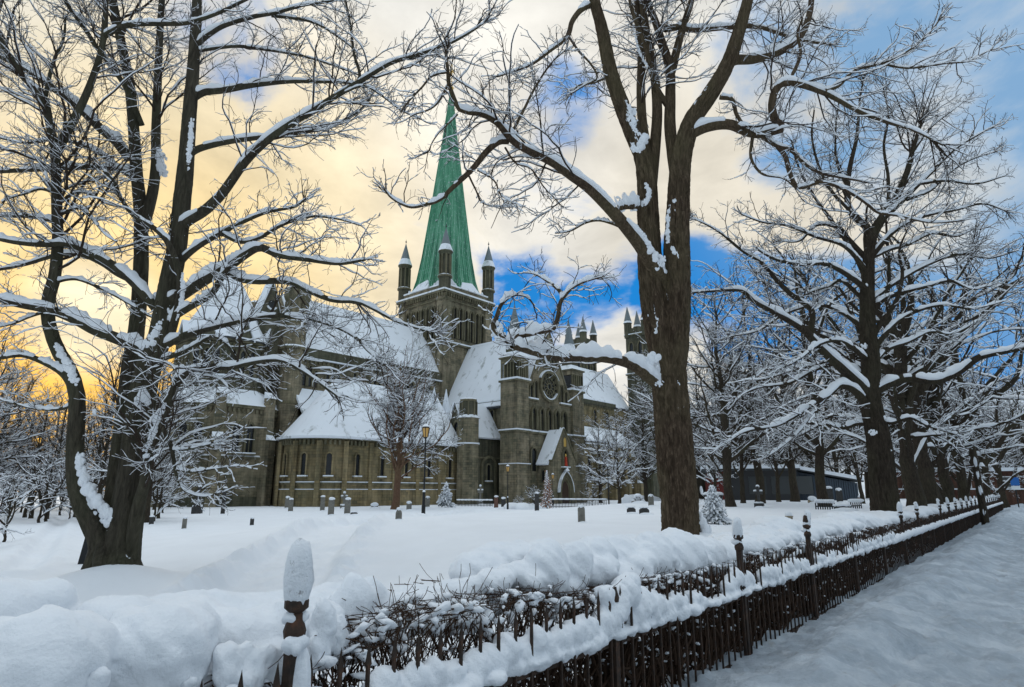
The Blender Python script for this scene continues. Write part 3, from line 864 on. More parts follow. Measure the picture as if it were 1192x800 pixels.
# ---- round-ended chapter house north of the choir
b = MB(WM); ax, ay, ar, xw = 33.0, 12.6, 5.9, 13.4
def apse(r, x_end=xw, n=18): return [(x_end, ay - r)] + [(ax + r * math.sin(t), ay - r * math.cos(t)) for t in np.linspace(0, math.pi, n)] + [(x_end, ay + r)]
b.prism(apse(ar), -0.5, 8.4, OC); b.prism(apse(ar + 0.22), -0.5, 2.1, OC); b.prism(apse(ar + 0.16), 2.75, 3.0, TR)
b.prism(apse(ar + 0.28), 2.1, 2.2, SN); b.prism(apse(ar + 0.24), 3.0, 3.12, SN); b.prism(apse(ar + 0.42), 8.4, 8.7, TR)
feats = [('n', (x, ay + ar)) for x in (15.6, 19.8, 24.0, 28.2, 32.2)] + [(t - math.pi / 2, (ax + ar * math.sin(t), ay - ar * math.cos(t))) for t in (math.pi - 0.52, math.pi - 1.05, math.pi / 2, math.pi / 2 - .55, 0.5)]
for sd, (px_, py_) in feats: corbels(b, (px_, py_), sd, 3.0, 7.75, 0.55, 0.3, 0.6, 0.34)
chap = b.build('chapter_house', church)
for sd, (px_, py_) in feats:
    rt, ot = (np.array(q) for q in frame(sd)); p = np.array((px_, py_, 0)) + ot * 0.003
    window(chap, (p[0], p[1], 3.75), sd, 0.66, 2.9, 'round', 0.2, 0.26, True, trim=OC)
    q = p + rt * 2.05; bb = MB(WM); bb.extrude([q - rt * 0.3 - ot * .1, q + rt * 0.3 - ot * .1, q + rt * 0.3 + ot * 0.3, q - rt * 0.3 + ot * 0.3], (0, 0, 8.2), OC); bb.build('pilaster', chap)
b = MB(WM); E1 = apse(ar + 0.75); ze = 8.5; rz = 17.4; apex = (ax - 0.6, ay, rz); wst = (xw, ay, rz)
V = [(x, y, ze) for x, y in E1] + [apex, wst]; n = len(E1)
b.add(V, [(i, i + 1, n) for i in range(1, n - 2)] + [(0, 1, n, n + 1), (n - 2, n - 1, n + 1, n), (n - 1, 0, n + 1)], SN)
b.prism(apse(ar + 0.78), 8.55, 8.85, SN)
b.build('roof', chap)

# ---- north transept
b = MB(WM); tx0, tx1, ty = -7.0, 5.6, 25.0; tc_ = (tx0 + tx1) / 2; thw = (tx1 - tx0) / 2; te, tr = 16.4, 28.2
b.box(tx0, tx1, 6.3, ty - 0.6, -0.5, te, ST)
b.extrude([(tx0, ty - 0.6, -0.5), (tx1, ty - 0.6, -0.5), (tx1, ty - 0.6, te), (tc_, ty - 0.6, tr + 0.8), (tx0, ty - 0.6, te)], (0, 0.6, 0), ST)
for s in (-1, 1):   # snow-covered gable copings
    b.slab([(tc_ + s * thw, ty - 0.8, te + 0.1), (tc_ + s * thw, ty + 0.12, te + 0.1), (tc_, ty + 0.12, tr + 0.9), (tc_, ty - 0.8, tr + 0.9)], 0.3, TR)
    b.slab([(tc_ + s * thw, ty - 0.9, te + 0.42), (tc_ + s * thw, ty + 0.08, te + 0.42), (tc_, ty + 0.08, tr + 1.22), (tc_, ty - 0.9, tr + 1.22)], 0.22, SN)
course(b, (tc_, ty), 'n', 12.6, 10.9, 0.3, 0.3, 0.24); course(b, (tc_ + 4.6, ty), 'n', 3.2, 16.2, 0.26, 0.25, 0.24); course(b, (tc_ - 4.6, ty), 'n', 3.2, 16.2, 0.26, 0.25, 0.24)
course(b, (tc_, ty), 'n', 5.4, 22.3, 0.2, 0.22, 0.2)
corbels(b, (tx1, 18), 'e', 12, te - 0.9, 0.7, 0.36, 0.6, 0.3); course(b, (tx1, 18), 'e', 12, te - 0.3, 0.35, 0.35, 0.2); course(b, (tx1, 18), 'e', 12, 10.9, 0.3, 0.3, 0.2)
tran = b.build('north_transept', church)
gable_roof('roof', tran, 6.0, ty - 0.75, tc_, thw - 0.1, te, tr, 'y', 0.5)
for k in range(5): window(tran, (tx1 + 0.002, 10.0 + k * 2.7, 12.0), 'e', 0.9, 3.0, 'round', 0.22, 0.3, False, shafts=True)
for k in range(5): window(tran, (tc_ + (k - 2) * 2.05, ty + 0.002, 11.6), 'n', 1.05, 3.6, 'pointed', 0.26, 0.4, False, 1, shafts=True)
for k, h in ((-1, 1.7), (0, 2.3), (1, 1.7), (-2, 1.1), (2, 1.1)): window(tran, (tc_ + k * 0.95, ty + 0.002, 22.9), 'n', 0.5, h, 'pointed', 0.15, 0.3, False)
for s in (-1, 1):
    for dx, h in ((3.55, 2.9), (4.7, 2.1)): window(tran, (tc_ + s * dx, ty + 0.002, 16.7), 'n', 0.7, h, 'pointed', 0.2, 0.3, False, shafts=True)
window(tran, (tc_ + 4.2, ty + 0.002, 5.0), 'n', 1.3, 3.6, 'round', 0.3, 0.35, False); window(tran, (tc_ - 4.4, ty + 0.002, 5.0), 'n', 1.3, 3.6, 'round', 0.3, 0.35, False)
# rose window
b = MB(WM); rc = np.array((tc_, ty, 19.0)); circ = lambda r, k=28: [(rc[0] + r * math.cos(t), ty, rc[2] + r * math.sin(t)) for t in np.linspace(0, 2 * math.pi, k + 1)[:-1]]
def ring(r0, r1, y0, d, m, k=28, a0=0.0, a1=2 * math.pi, cz=0.0):
    ts = np.linspace(a0, a1, k + 1); v = []
    for t in ts:
        for r, dd in ((r0, 0), (r0, d), (r1, d), (r1, 0)): v.append((rc[0] + r * math.cos(t), ty + y0 + dd, rc[2] + cz + r * math.sin(t)))
    b.add(v, [(4 * i + j, 4 * i + (j + 1) % 4, 4 * i + 4 + (j + 1) % 4, 4 * i + 4 + j) for i in range(k) for j in range(4)], m)
b.extrude(circ(2.3), (0, 0.04, 0), GL); ring(2.25, 2.65, 0.01, 0.5, TR); ring(1.38, 1.5, 0.02, 0.2, TR); ring(0.45, 0.58, 0.02, 0.24, TR)
for k in range(12):
    a = k * math.pi / 6; d = np.array((math.cos(a), 0, math.sin(a))); pp = np.array((-math.sin(a), 0, math.cos(a)))
    b.extrude([rc + d * 0.5 - pp * 0.06, rc + d * 2.3 - pp * 0.06, rc + d * 2.3 + pp * 0.06, rc + d * 0.5 + pp * 0.06], (0, 0.17, 0), TR)
    c2 = rc + d * 1.86
    b.add([(c2[0] + r * math.cos(t), ty + dd, c2[2] + r * math.sin(t)) for t in np.linspace(0, 2 * math.pi, 9)[:-1] for r, dd in ((0.33, 0.02), (0.33, 0.16), (0.24, 0.16), (0.24, 0.02))], [(4 * i + j, 4 * i + (j + 1) % 4, 4 * ((i + 1) % 8) + (j + 1) % 4, 4 * ((i + 1) % 8) + j) for i in range(8) for j in range(4)], TR)
ring(2.66, 2.86, 0.0, 0.42, SN, 16, math.pi * 0.15, math.pi * 0.85); ring(2.05, 2.25, 0.05, 0.42, SN, 16, math.pi * 1.15, math.pi * 1.85)
b.build('rose_window', tran)
for x0, x1, lbl in ((5.2, 8.1, 'e'), (-10.2, -6.9, 'w')):   # corner turrets of the front
    b = MB(WM); y0, y1 = ty - 2.9, ty + 0.55; xc, yc, w = (x0 + x1) / 2, (y0 + y1) / 2, 0
    b.box(x0, x1, y0, y1, -0.5, 18.9, ST); b.box(x0 - .12, x1 + .12, y0 - .12, y1 + .12, -0.5, 6.0, ST); b.box(x0 - .2, x1 + .2, y0 - .2, y1 + .2, 6.0, 6.14, SN)
    b.box(x0 - .22, x1 + .22, y0 - .22, y1 + .22, 10.9, 11.2, TR); b.box(x0 - .26, x1 + .26, y0 - .26, y1 + .26, 11.2, 11.42, SN)
    b.box(x0 - .25, x1 + .25, y0 - .25, y1 + .25, 18.9, 19.2, TR); b.box(x0 - .3, x1 + .3, y0 - .3, y1 + .3, 19.2, 19.5, SN)
    b.box(x0 + .3, x1 - .3, y0 + .3, y1 - .3, 19.2, 22.4, GL)
    for k in range(6):
        f = k / 5
        for cx_, cy_ in ((x0 + .14 + f * (x1 - x0 - .28), y1 - .14), (x1 - .14 if lbl == 'e' else x0 + .14, y0 + .14 + f * (y1 - y0 - .28))): b.box(cx_ - .13, cx_ + .13, cy_ - .13, cy_ + .13, 19.5, 22.0, TR)
    b.box(x0, x1, y0, y1, 22.0, 22.7, ST); b.box(x0 - .25, x1 + .25, y0 - .25, y1 + .25, 22.7, 22.95, TR)
    q = [(x0 - .3, y0 - .3), (x1 + .3, y0 - .3), (x1 + .3, y1 + .3), (x0 - .3, y1 + .3)]; q2 = [(xc - .8, yc - .8), (xc + .8, yc - .8), (xc + .8, yc + .8), (xc - .8, yc + .8)]
    b.add([(*p, 22.95) for p in q] + [(*p, 24.1) for p in q2], [(0, 1, 5, 4), (1, 2, 6, 5), (2, 3, 7, 6), (3, 0, 4, 7), (4, 5, 6, 7)], SN)
    b.box(xc - 1, xc + 1, yc - 1, yc + 1, 23.4, 26.2, DK); b.box(xc - 1.15, xc + 1.15, yc - 1.15, yc + 1.15, 26.2, 26.5, SN)
    b.frustum(xc, yc, 1.25, 0.06, 26.5, 32.0, 4, LE, math.pi / 4); b.frustum(xc, yc, 1.35, 0.95, 26.5, 27.9, 4, SN, math.pi / 4); b.frustum(xc, yc, 0.05, 0.05, 31.9, 33, 5, SL)
    b.build('turret', tran)
# porch
b = MB(WM); px0, px1, py1, pe, pr = -3.6, 2.6, 28.2, 6.4, 11.4; pc = (px0 + px1) / 2
b.box(px0, px1, ty, py1 - .5, -0.5, pe, ST); b.extrude([(px0, py1 - .5, -0.5), (px1, py1 - .5, -0.5), (px1, py1 - .5, pe), (pc, py1 - .5, pr + .2), (px0, py1 - .5, pe)], (0, 0.5, 0), ST)
for s in (-1, 1):
    b.slab([(pc + s * 3.2, py1 - .7, pe + .05), (pc + s * 3.2, py1 + .12, pe + .05), (pc, py1 + .12, pr + .3), (pc, py1 - .7, pr + .3)], 0.22, TR)
    b.slab([(pc + s * 3.2, py1 - .7, pe + .28), (pc + s * 3.2, py1 - .02, pe + .28), (pc, py1 - .02, pr + .53), (pc, py1 - .7, pr + .53)], 0.14, SN)
b.frustum(pc, py1 - .3, 0.22, 0.05, pr + .4, pr + 1.9, 6, TR)
porch = b.build('porch', church)
b = MB(WM)
for s in (-1, 1): b.slab([(pc + s * 3.5, ty + .31, pe - .5), (pc + s * 3.5, py1 - .6, pe - .5), (pc, py1 - .6, pr + .1), (pc, ty + .31, pr + .1)], 0.36, SN)
b.build('roof', porch)
b = MB(WM)
b.arch((pc, py1 + .001, 0), (-1, 0, 0), (0, 1, 0), 1.9, 3.5, 'pointed', 0.04, DO)
for k, (w, h) in enumerate(((2.3, 3.85), (2.8, 4.25), (3.3, 4.65))): b.arch((pc, py1, 0), (-1, 0, 0), (0, 1, 0), w + .4, h + .25, 'pointed', 0.12 + 0.11 * (k + 1), TR, 0.25, 6, 0.002 * k)
b.arch((pc, py1, 2.3), (-1, 0, 0), (0, 1, 0), 3.95, 2.85, 'pointed', 0.5, SN, 0.16)
b.frustum(pc, py1 + .4, 0.5, 0.15, 5.05, 5.6, 7, SN)
b.build('doorway', porch)
window(porch, (pc, py1 + .002, 5.6), 'n', 1.1, 2.9, 'pointed', 0.25, 0.4, True, 0, name='niche')
b = MB(WM); b.frustum(pc, py1 + .25, 0.30, 0.22, 5.8, 7.1, 8, RE); b.frustum(pc, py1 + .25, 0.26, 0.12, 7.1, 7.3, 8, RE); b.frustum(pc, py1 + .25, 0.1, 0.16, 7.3, 7.5, 8, GO); b.frustum(pc, py1 + .25, 0.16, 0.05, 7.5, 7.75, 8, GO); b.build('saint_figure', porch)
b = MB(WM); b.arch((pc, py1 + .003, 8.9), (-1, 0, 0), (0, 1, 0), 0.75, 1.5, 'pointed', 0.14, GO); b.arch((pc, py1 + .001, 8.8), (-1, 0, 0), (0, 1, 0), 1.15, 1.8, 'pointed', 0.22, TR, 0.17); b.build('gilded_relief', porch)
window(porch, (px1 + .002, 26.4, 3.4), 'e', 0.6, 1.8, 'pointed', 0.18, 0.2, False)
# chapel on the transept's east side
b = MB(WM); cx0, cx1, cy0, cy1, cez, crz = 5.6, 13.0, 14.4, 19.8, 9.9, 15.2; cyc = (cy0 + cy1) / 2 - 0.3
b.box(cx0, cx1, cy0, cy1, -0.5, cez, DK); b.extrude([(cx1 - .5, cy0, cez), (cx1 - .5, cy1, cez), (cx1 - .5, cyc, crz)], (0.5, 0, 0), DK)
course(b, (cx1, cyc), 'e', 5.4, 8.9, 0.25, 0.28, 0.22); course(b, (8.6, cy1), 'n', 6, 6.9, 0.2, 0.25, 0)
b.box(cx1, cx1 + 0.3, cy0, cy1, -0.5, 3.6, DK); b.box(cx1, cx1 + 0.36, cy0, cy1, 3.6, 3.72, SN)
b.arch((8.4, cy1, 0.0), (-1, 0, 0), (0, 1, 0), 3.6, 7.4, 'round', 0.3, TR, 0.4, 8)
chp = b.build('side_chapel', church)
b = MB(WM)
b.slab([(cx0 + .3, cy1 + .4, cez + .05), (cx1 - .4, cy1 + .4, cez + .05), (cx1 - .4, cyc, crz + .4), (cx0 + .3, cyc, crz + .4)], 0.35, SN); b.slab([(cx0, cy0 - .4, cez - .4), (cx1 + .1, cy0 - .4, cez - .4), (cx1 + .1, cyc, crz + .4), (cx0, cyc, crz + .4)], 0.35, SN)
for s, yy in ((-1, cy0), (1, cy1)): b.slab([(cx1 - .6, yy, cez), (cx1 + .2, yy, cez), (cx1 + .2, cyc, crz + .45), (cx1 - .6, cyc, crz + .45)], 0.2, SN)
b.build('roof', chp)
b = MB(WM); b.frustum(13.1, 19.9, 1.75, 1.75, -0.5, 12.9, 8, ST); b.frustum(13.1, 19.9, 1.92, 1.92, 8.9, 9.1, 8, SN); b.frustum(13.1, 19.9, 1.95, 1.3, 12.9, 13.4, 8, SN); b.frustum(13.1, 19.9, 1.25, 1.25, 12.9, 15.5, 8, DK); b.frustum(13.1, 19.9, 1.4, 1.4, 15.5, 15.8, 8, TR); b.frustum(13.1, 19.9, 1.35, 1.1, 15.8, 16.0, 8, SN)
for i in range(8):
    a = i * math.pi / 4; b.frustum(13.1 + 1.28 * math.cos(a), 19.9 + 1.28 * math.sin(a), 0.14, 0.14, 13.3, 15.5, 6, TR)
b.build('stair_turret', chp)
window(chp, (8.4, cy1 + .002, 3.4), 'n', 0.8, 2.6, 'round', 0.22, 0.22, True); window(chp, (cx1 + .002, 17.4, 9.4), 'e', 1.3, 3.2, 'pointed', 0.3, 0.3, True, 1); window(chp, (cx1 + .302, 16.9, 4.2), 'e', 0.8, 2.8, 'round', 0.22, 0.22, False)
# the dark range linking chapel and chapter house
b = MB(WM); b.box(6.3, 15.4, 9.2, 13.8, -0.5, 10.2, DK); b.slab([(6.3, 14.2, 10.2), (15.7, 14.2, 10.2), (15.7, 9.2, 13.2), (6.3, 9.2, 13.2)], 0.35, SN); link_r = b.build('vestry', church)
window(link_r, (15.402, 11.6, 3.0), 'e', 1.0, 3.2, 'pointed', 0.25, 0.25, True)
for x, y in ((12.4, 14.0), (15.0, 14.0)):
    b = MB(WM); b.box(x - .6, x + .6, y - .6, y + .6, 10, 13.4, ST); b.frustum(x, y, 0.95, 0.05, 13.4, 18.2, 4, SN, math.pi / 4); b.build('pinnacle', link_r)

# ---- nave and west towers
b = MB(WM); b.box(-59, -6.3, -6, 6, -0.5, 22.4, OC); b.box(-52, -7.2, 6, 11.2, -0.5, 12.4, OC)
b.slab([(-52, 11.6, 12.5), (-7.2, 11.6, 12.5), (-7.2, 6.05, 16.2), (-52, 6.05, 16.2)], 0.4, SN); corbels(b, (-29.5, 6), 'n', 44, 21.4, 0.7, 0.34, 0.6, 0.32); b.box(-52, -6.3, 6.02, 6.5, 22.0, 22.9, DK); b.box(-52, -6.3, 6.0, 6.6, 22.9, 23.1, SN)
course(b, (-29.5, 11.2), 'n', 44.6, 11.6, 0.3, 0.3, 0.25); course(b, (-29.5, 11.2), 'n', 44.6, 2.4, 0.25, 0.25, 0.2)
nave = b.build('nave', church)
gable_roof('roof', nave, -59, -6.4, 0, 5.8, 22.6, 31.6, 'x', 0.3)
for k in range(8):
    x = -10.6 - k * 5.4
    window(nave, (x, 11.202, 3.2), 'n', 1.5, 6.4, 'pointed', 0.4, 0.45, True, 1, OC); window(nave, (x, 6.002, 17.2), 'n', 1.4, 3.8, 'pointed', 0.3, 0.3, False, 1, OC)
    buttress(nave, x - 2.7, 11.2, 'n', 1.3, 3.6, 9.8, 2.2, 1.3, OC)
for sy in (1, -1):
    b = MB(WM); x0, x1 = -64.0, -58.0; y0, y1 = (6.6, 12.6) if sy > 0 else (-12.6, -6.6)
    b.box(x0, x1, y0, y1, -0.5, 43.4, DK)
    for zz in (20, 31, 41.4): b.box(x0 - .3, x1 + .3, y0 - .3, y1 + .3, zz, zz + .3, TR); b.box(x0 - .32, x1 + .32, y0 - .32, y1 + .32, zz + .3, zz + .5, SN)
    wt = b.build('west_tower', church)
    for xx in (x0 + .5, x1 - .5):
        for yy in (y0 + .5, y1 - .5):
            b = MB(WM); b.frustum(xx, yy, 1.0, 1.0, 41, 45, 8, DK); b.frustum(xx, yy, 1.15, 0.05, 45, 49.6, 8, LE); b.frustum(xx, yy, 1.2, 0.8, 45, 46.2, 8, SN); b.build('pinnacle', wt)
    for dx in (-1.3, 1.3):
        window(wt, ((x0 + x1) / 2 + dx, y1 + .002, 32.5), 'n', 1.1, 7, 'pointed', 0.3, 0.35, False); window(wt, (x1 + .002, (y0 + y1) / 2 + dx, 32.5), 'e', 1.1, 7, 'pointed', 0.3, 0.35, False)

# ------------------------------------------------------------------ the three trees whose limbs can be told apart


class HandTree:
    """limbs set out one by one; each starts at its parent's depth and leans towards or away from the street"""

    def __init__(s, name, label, Y0, bark, seed):
        s.rng = np.random.default_rng(seed); s.Y0 = Y0; s.L = {}; s.order = []; s.bark = bark; s.name = name; s.label = label; s.lumps = []; s.furrow = 0.03; s.fat = 0.455

    def limb(s, key, px, w0, w1, parent=None, dd=0.0, leaf=1.0, mid=None):
        px = np.array(px, float)
        if parent is None: y0 = s.Y0
        else:
            pp, py = s.L[parent]['px'], s.L[parent]['Y']
            y0 = py[np.argmin(((pp - px[0]) ** 2).sum(1))]
        d = np.concatenate([[0], np.cumsum(np.linalg.norm(np.diff(px, axis=0), axis=1))]); t = d / d[-1]
        Yc = y0 + dd * t
        cp = smooth_path(np.column_stack([px, Yc, np.interp(t, [0, mid[0], 1], [w0, mid[1], w1]) if mid else w0 + (w1 - w0) * t]), 8)
        K = 44
        cp = resample(cp, K)
        wob = s.rng.normal(size=3)
        P = np.array([at(a, b, Yv) for a, b, Yv, _ in cp])
        tt = np.linspace(0, 1, K)
        P[:, 1] += 0.10 * abs(dd) ** 0.5 * np.sin(tt * 7 + wob[0] * 3) * tt
        R = cp[:, 3] * s.fat * cp[:, 2] / F
        s.L[key] = dict(px=cp[:, :2], Y=cp[:, 2], P=P, R=R, leaf=leaf); s.order.append(key)

    def finish(s, twig_amt=1.0, snow_amt=1.0, heavy=(), levels=(1.5, 3.0, 4.2), skip_twigs=(), twig_r=0.0045, droop=0.0, l1=0.34, rmax=.11):
        rng = s.rng
        P = np.array([s.L[k]['P'] for k in s.order]); R = np.array([s.L[k]['R'] for k in s.order])
        root = empty(s.name, P[0][0]); tag(root, s.label, 'tree')
        base = P[0][0].copy(); off = lambda V: V - base
        # trunk and limbs, one continuous mesh
        Rt = R.copy()
        par = []
        for kk, k in enumerate(s.order):
            big = R[kk].max() > 0.05
            huge = R[kk].max() > 0.19
            n = 300 if huge else (70 if big else 44)
            pts = resample(np.column_stack([P[kk], R[kk]]), n)[None]
            S = 84 if huge else (12 if big else 7)
            v, q = tubes(pts[:, :, :3], pts[:, :, 3], S)
            if big:
                c = np.repeat(pts[0, :, :3], S, 0); dv = v - c
                an = np.tile(np.arange(S) * 2 * math.pi / S, n)
                zz = c[:, 2]
                lob = 1 + 0.055 * np.sin(3 * an + zz * 0.9 + kk) + 0.035 * np.sin(7 * an - zz * 1.7) + 0.03 * vnoise(an * 5 + kk * 9, zz * 4)
                if huge:                            # furrowed bark: long ridges and cracks
                    cx, cy = np.cos(an), np.sin(an); rr = np.linalg.norm(dv, axis=1)
                    f1 = fbm(an * 13.0 + 1.3 * fbm(zz * 2.2 + kk, an * 2), zz * 2.4 + 3 * kk, 3, .55); f2 = fbm(an * 30, zz * 6.5, 2, .5)
                    lob = lob + (s.furrow * (1 - 3.2 * np.abs(f1)) + 0.25 * s.furrow * f2) / np.maximum(rr, .12) * np.minimum(rr / .3, 1)
                v = c + dv * lob[:, None]
            par.append((v, q))
        V, Q = join(par)
        link_mesh('trunk', off(V), Q, s.bark, root, None, True)
        # crown
        lt = np.array([s.L[k]['leaf'] for k in s.order]); sel = lt > 0
        Pl, Rl = P[sel], R[sel]
        # spare the parts of a limb that are thick stem
        l1p, l1r = spawn(rng, Pl, Rl, levels[0] * twig_amt, 0.22, l1, (32, 68), 13, 0.17, 0.035 - droop, 0.0075, 0.005, 3.8, 0.5, 0.75, rmax=rmax)
        tp, tr_ = spawn(rng, Pl, Rl, 24 * twig_amt, 0.955, 0.22, (4, 34), 11, 0.15, 0.02, 0.011, 0.006, 1.6, 0.4, 0.8, 0.9)
        l1p = np.vstack([l1p, tp[:, np.linspace(0, 10, 13).astype(int)] if False else np.array([resample(a, 13) for a in tp])]); l1r = np.vstack([l1r, np.array([np.interp(np.linspace(0, 1, 13), np.linspace(0, 1, 11), a) for a in tr_])])
        l2p, l2r = spawn(rng, np.vstack([l1p]), np.vstack([l1r]), levels[1] * twig_amt, 0.12, 0.46, (30, 66), 8, 0.18, 0.02 - droop, 0.006, twig_r, 1.7, 0.25, 0.8)
        d2p, d2r = spawn(rng, Pl, Rl, levels[0] * 1.6 * twig_amt, 0.2, 0.10, (35, 80), 8, 0.2, 0.03 - droop, 0.006, twig_r, 1.1, 0.3, 0.8, rmax=.05)
        l2p = np.vstack([l2p, d2p]); l2r = np.vstack([l2r, d2r])
        l3p, l3r = spawn(rng, l2p, l2r, levels[2] * twig_amt, 0.10, 0.55, (28, 62), 5, 0.16, 0.02 - droop, 0.004, twig_r * .85, 0.75, 0.16, 0.85)
        V, Q = join([tubes(l1p, l1r, 6), tubes(l2p, l2r, 4), tubes(l3p, l3r, 3)])
        link_mesh('crown', off(V), Q, M['twig'], root, None, True)
        # snow lying on limbs and twigs
        par = []
        for kk, k in enumerate(s.order):
            if k.startswith('root'): continue
            pts = resample(np.column_stack([P[kk], R[kk]]), 90)[None]
            a = snow_amt * (2.0 if k in heavy else 1.0)
            par.append(snow_tubes(pts[:, :, :3], pts[:, :, 3], 8, rng, a * 1.05, 0.016, 0.20 if k in heavy else 0.17))
        par.append(snow_tubes(l1p, l1r, 8, rng, snow_amt * 1.3, 0.011, gap=0.05))
        par.append(snow_tubes(l2p, l2r, 4, rng, snow_amt * 1.1, 0.008, gap=0.15))
        par.append(snow_tubes(l3p, l3r, 4, rng, snow_amt * 0.8, 0.005, gap=0.4))
        for c, r, sx, sy, sz in s.lumps: par.append(lump(c, r, rng, sx, sy, sz, 9, 0.16))
        V, Q = join(par)
        link_mesh('snow_cover', off(V), Q, M['snow_branch'], root, None, True)
        print(s.name, len(l1p), len(l2p), len(l3p))
        return root

    def snow_lump(s, px, py, key, rpx, sx=1.0, sz=1.0, fwd=0.0):
        L = s.L[key]; i = np.argmin(((L['px'] - np.array([px, py])) ** 2).sum(1))
        for _ in range(18):                         # a ragged patch of wind-packed snow, half sunk into the bark
            q = s.rng.normal(size=2) * 0.45; e = s.rng.uniform(.16, .42) * (1.15 - min(1, np.hypot(*q)) * .6)
            s.lumps.append((at(px + q[0] * rpx * sx, py + q[1] * rpx * sz, L['Y'][i] - (fwd - 0.05) * L['R'][i]), rpx * L['Y'][i] / F * e, 0.6 + sx * .5, 0.55, 0.7 + sz * .5))

    def streak(s, pts, key, rpx, fwd=0.5, n=40):
        L = s.L[key]; p = resample(smooth_path(pts, 6), n)
        for j, (px, py) in enumerate(p):
            i = np.argmin(((L['px'] - np.array([px, py])) ** 2).sum(1)); f = math.sin(math.pi * (j + 1.5) / (n + 2)) ** .4
            for _ in range(2):
                q = s.rng.normal(size=2) * rpx * .25
                s.lumps.append((at(px + q[0], py + q[1], L['Y'][i] - fwd * L['R'][i]), rpx * L['Y'][i] / F * s.rng.uniform(.45, .95) * f, 1, .7, 1))


# --- the tall furrowed tree beside the fence
t = HandTree('roadside_tree', 'tall furrowed brown tree behind the fence, its heavy snow-laden limb reaching across the church gable', 13.0, M['bark'], 11)
t.limb('trunk', [(792, 668), (794, 640), (793, 610), (789, 560), (785, 520), (781, 470), (777, 425), (772, 390), (770, 372)], 44, 41, leaf=0)
t.limb('stem_l', [(776, 420), (767, 385), (760, 345), (757, 300), (755, 250), (753, 210), (748, 180), (738, 158), (726, 128), (716, 100), (709, 75), (701, 35), (692, 2), (684, -40), (672, -95), (664, -150)], 36, 7, 'trunk', -0.6, 0.8)
t.limb('stem_r', [(778, 440), (783, 405), (787, 365), (788, 320), (788, 280), (789, 240), (790, 205), (794, 175), (803, 145), (818, 122), (834, 98), (850, 68), (861, 35), (870, 5), (880, -40), (886, -110)], 40, 9, 'trunk', -1.2, 0.8)
t.limb('mid_b', [(752, 205), (752, 172), (748, 140), (746, 105), (746, 70), (743, 35), (741, 0), (738, -60)], 16, 6, 'stem_l', 0.8, 0.8)
t.limb('mid_c', [(757, 215), (762, 175), (765, 140), (764, 110), (760, 80), (755, 52), (751, 25), (748, 0), (742, -70)], 18, 6, 'stem_l', 0.4, 0.8)
t.limb('mid_d', [(790, 215), (784, 180), (780, 145), (780, 112), (779, 82), (770, 50), (762, 22), (754, 0), (744, -50)], 19, 7, 'stem_r', 1.0, 0.8)
t.limb('mid_e', [(781, 84), (788, 56), (796, 28), (805, 0), (818, -60)], 13, 6, 'mid_d', 0.4)
t.limb('thin_diag', [(776, 122), (765, 104), (757, 80), (750, 52), (739, 22), (735, 5), (728, -30)], 9, 4, 'mid_d', -0.5)
t.limb('right_up', [(797, 160), (815, 128), (832, 98), (850, 72), (875, 70), (897, 65), (918, 55), (932, 42), (941, 21), (945, 0), (950, -40)], 20, 6, 'stem_r', 1.0)
t.limb('right_low', [(787, 185), (797, 163), (818, 149), (847, 145), (866, 153), (880, 157), (896, 154), (911, 150), (900, 138), (898, 120), (903, 104), (913, 96), (935, 98), (967, 108), (1002, 126), (1037, 140), (1066, 151), (1096, 170)], 17, 3, 'stem_r', -1.6)
t.limb('r_up', [(960, 106), (976, 100), (986, 90), (997, 81), (1023, 75), (1051, 63), (1079, 42), (1096, 20)], 6, 2, 'right_low', -0.3)
t.limb('r_out', [(1026, 74), (1058, 79), (1100, 75), (1128, 71), (1158, 54)], 4, 1.5, 'r_up', 0.4)
t.limb('r_twist', [(914, 96), (924, 84), (931, 64), (929, 40), (935, 20)], 6, 3, 'right_low', 0.4)
t.limb('r_down', [(886, 158), (904, 170), (921, 175), (932, 186), (953, 199), (977, 206), (1006, 214)], 7, 3, 'right_low', 0.5)
t.limb('r_down2', [(905, 171), (914, 182), (919, 202), (929, 219), (953, 213), (977, 218), (1005, 233), (1024, 247), (1046, 250), (1084, 259), (1120, 258)], 7, 2, 'r_down', -0.4)
t.limb('r_fall', [(876, 160), (874, 184), (887, 201), (911, 207), (925, 222)], 5, 2, 'right_low', -0.5)
t.limb('r_knee', [(838, 113), (852, 116), (857, 134), (868, 146), (878, 152)], 7, 4, 'stem_r', -0.4)
t.limb('r_hor', [(774, 34), (790, 32), (809, 35), (847, 33), (870, 31), (893, 33), (925, 42), (968, 52)], 10, 4, 'mid_e', 0.9)
t.limb('high_l', [(690, 4), (676, 12), (666, 26), (660, 44), (638, 60), (620, 72), (600, 81), (580, 90)], 9, 3, 'stem_l', -0.8)
t.limb('hl2', [(662, 42), (674, 60), (688, 76), (695, 91), (681, 98), (665, 108)], 4, 2, 'high_l', 0.3)
t.limb('hl3', [(711, 88), (696, 94), (676, 100), (662, 112)], 4, 2, 'stem_l', 0.8)
t.limb('great_l', [(783, 352), (772, 328), (758, 305), (744, 283), (724, 258), (706, 238), (684, 217), (664, 204), (643, 190), (620, 180), (600, 170), (590, 160), (578, 146), (561, 137), (543, 134), (533, 128), (527, 112), (522, 97), (521, 80), (518, 55)], 22, 4, 'trunk', -3.2)
t.limb('gl_down', [(592, 164), (580, 165), (566, 177), (553, 194), (541, 207), (528, 219), (512, 233), (493, 238), (476, 239), (456, 229), (447, 219)], 10, 3, 'great_l', -0.8)
t.limb('gl_up', [(594, 160), (602, 143), (611, 125), (619, 108), (630, 90), (643, 74), (659, 60)], 5, 2, 'great_l', 0.6)
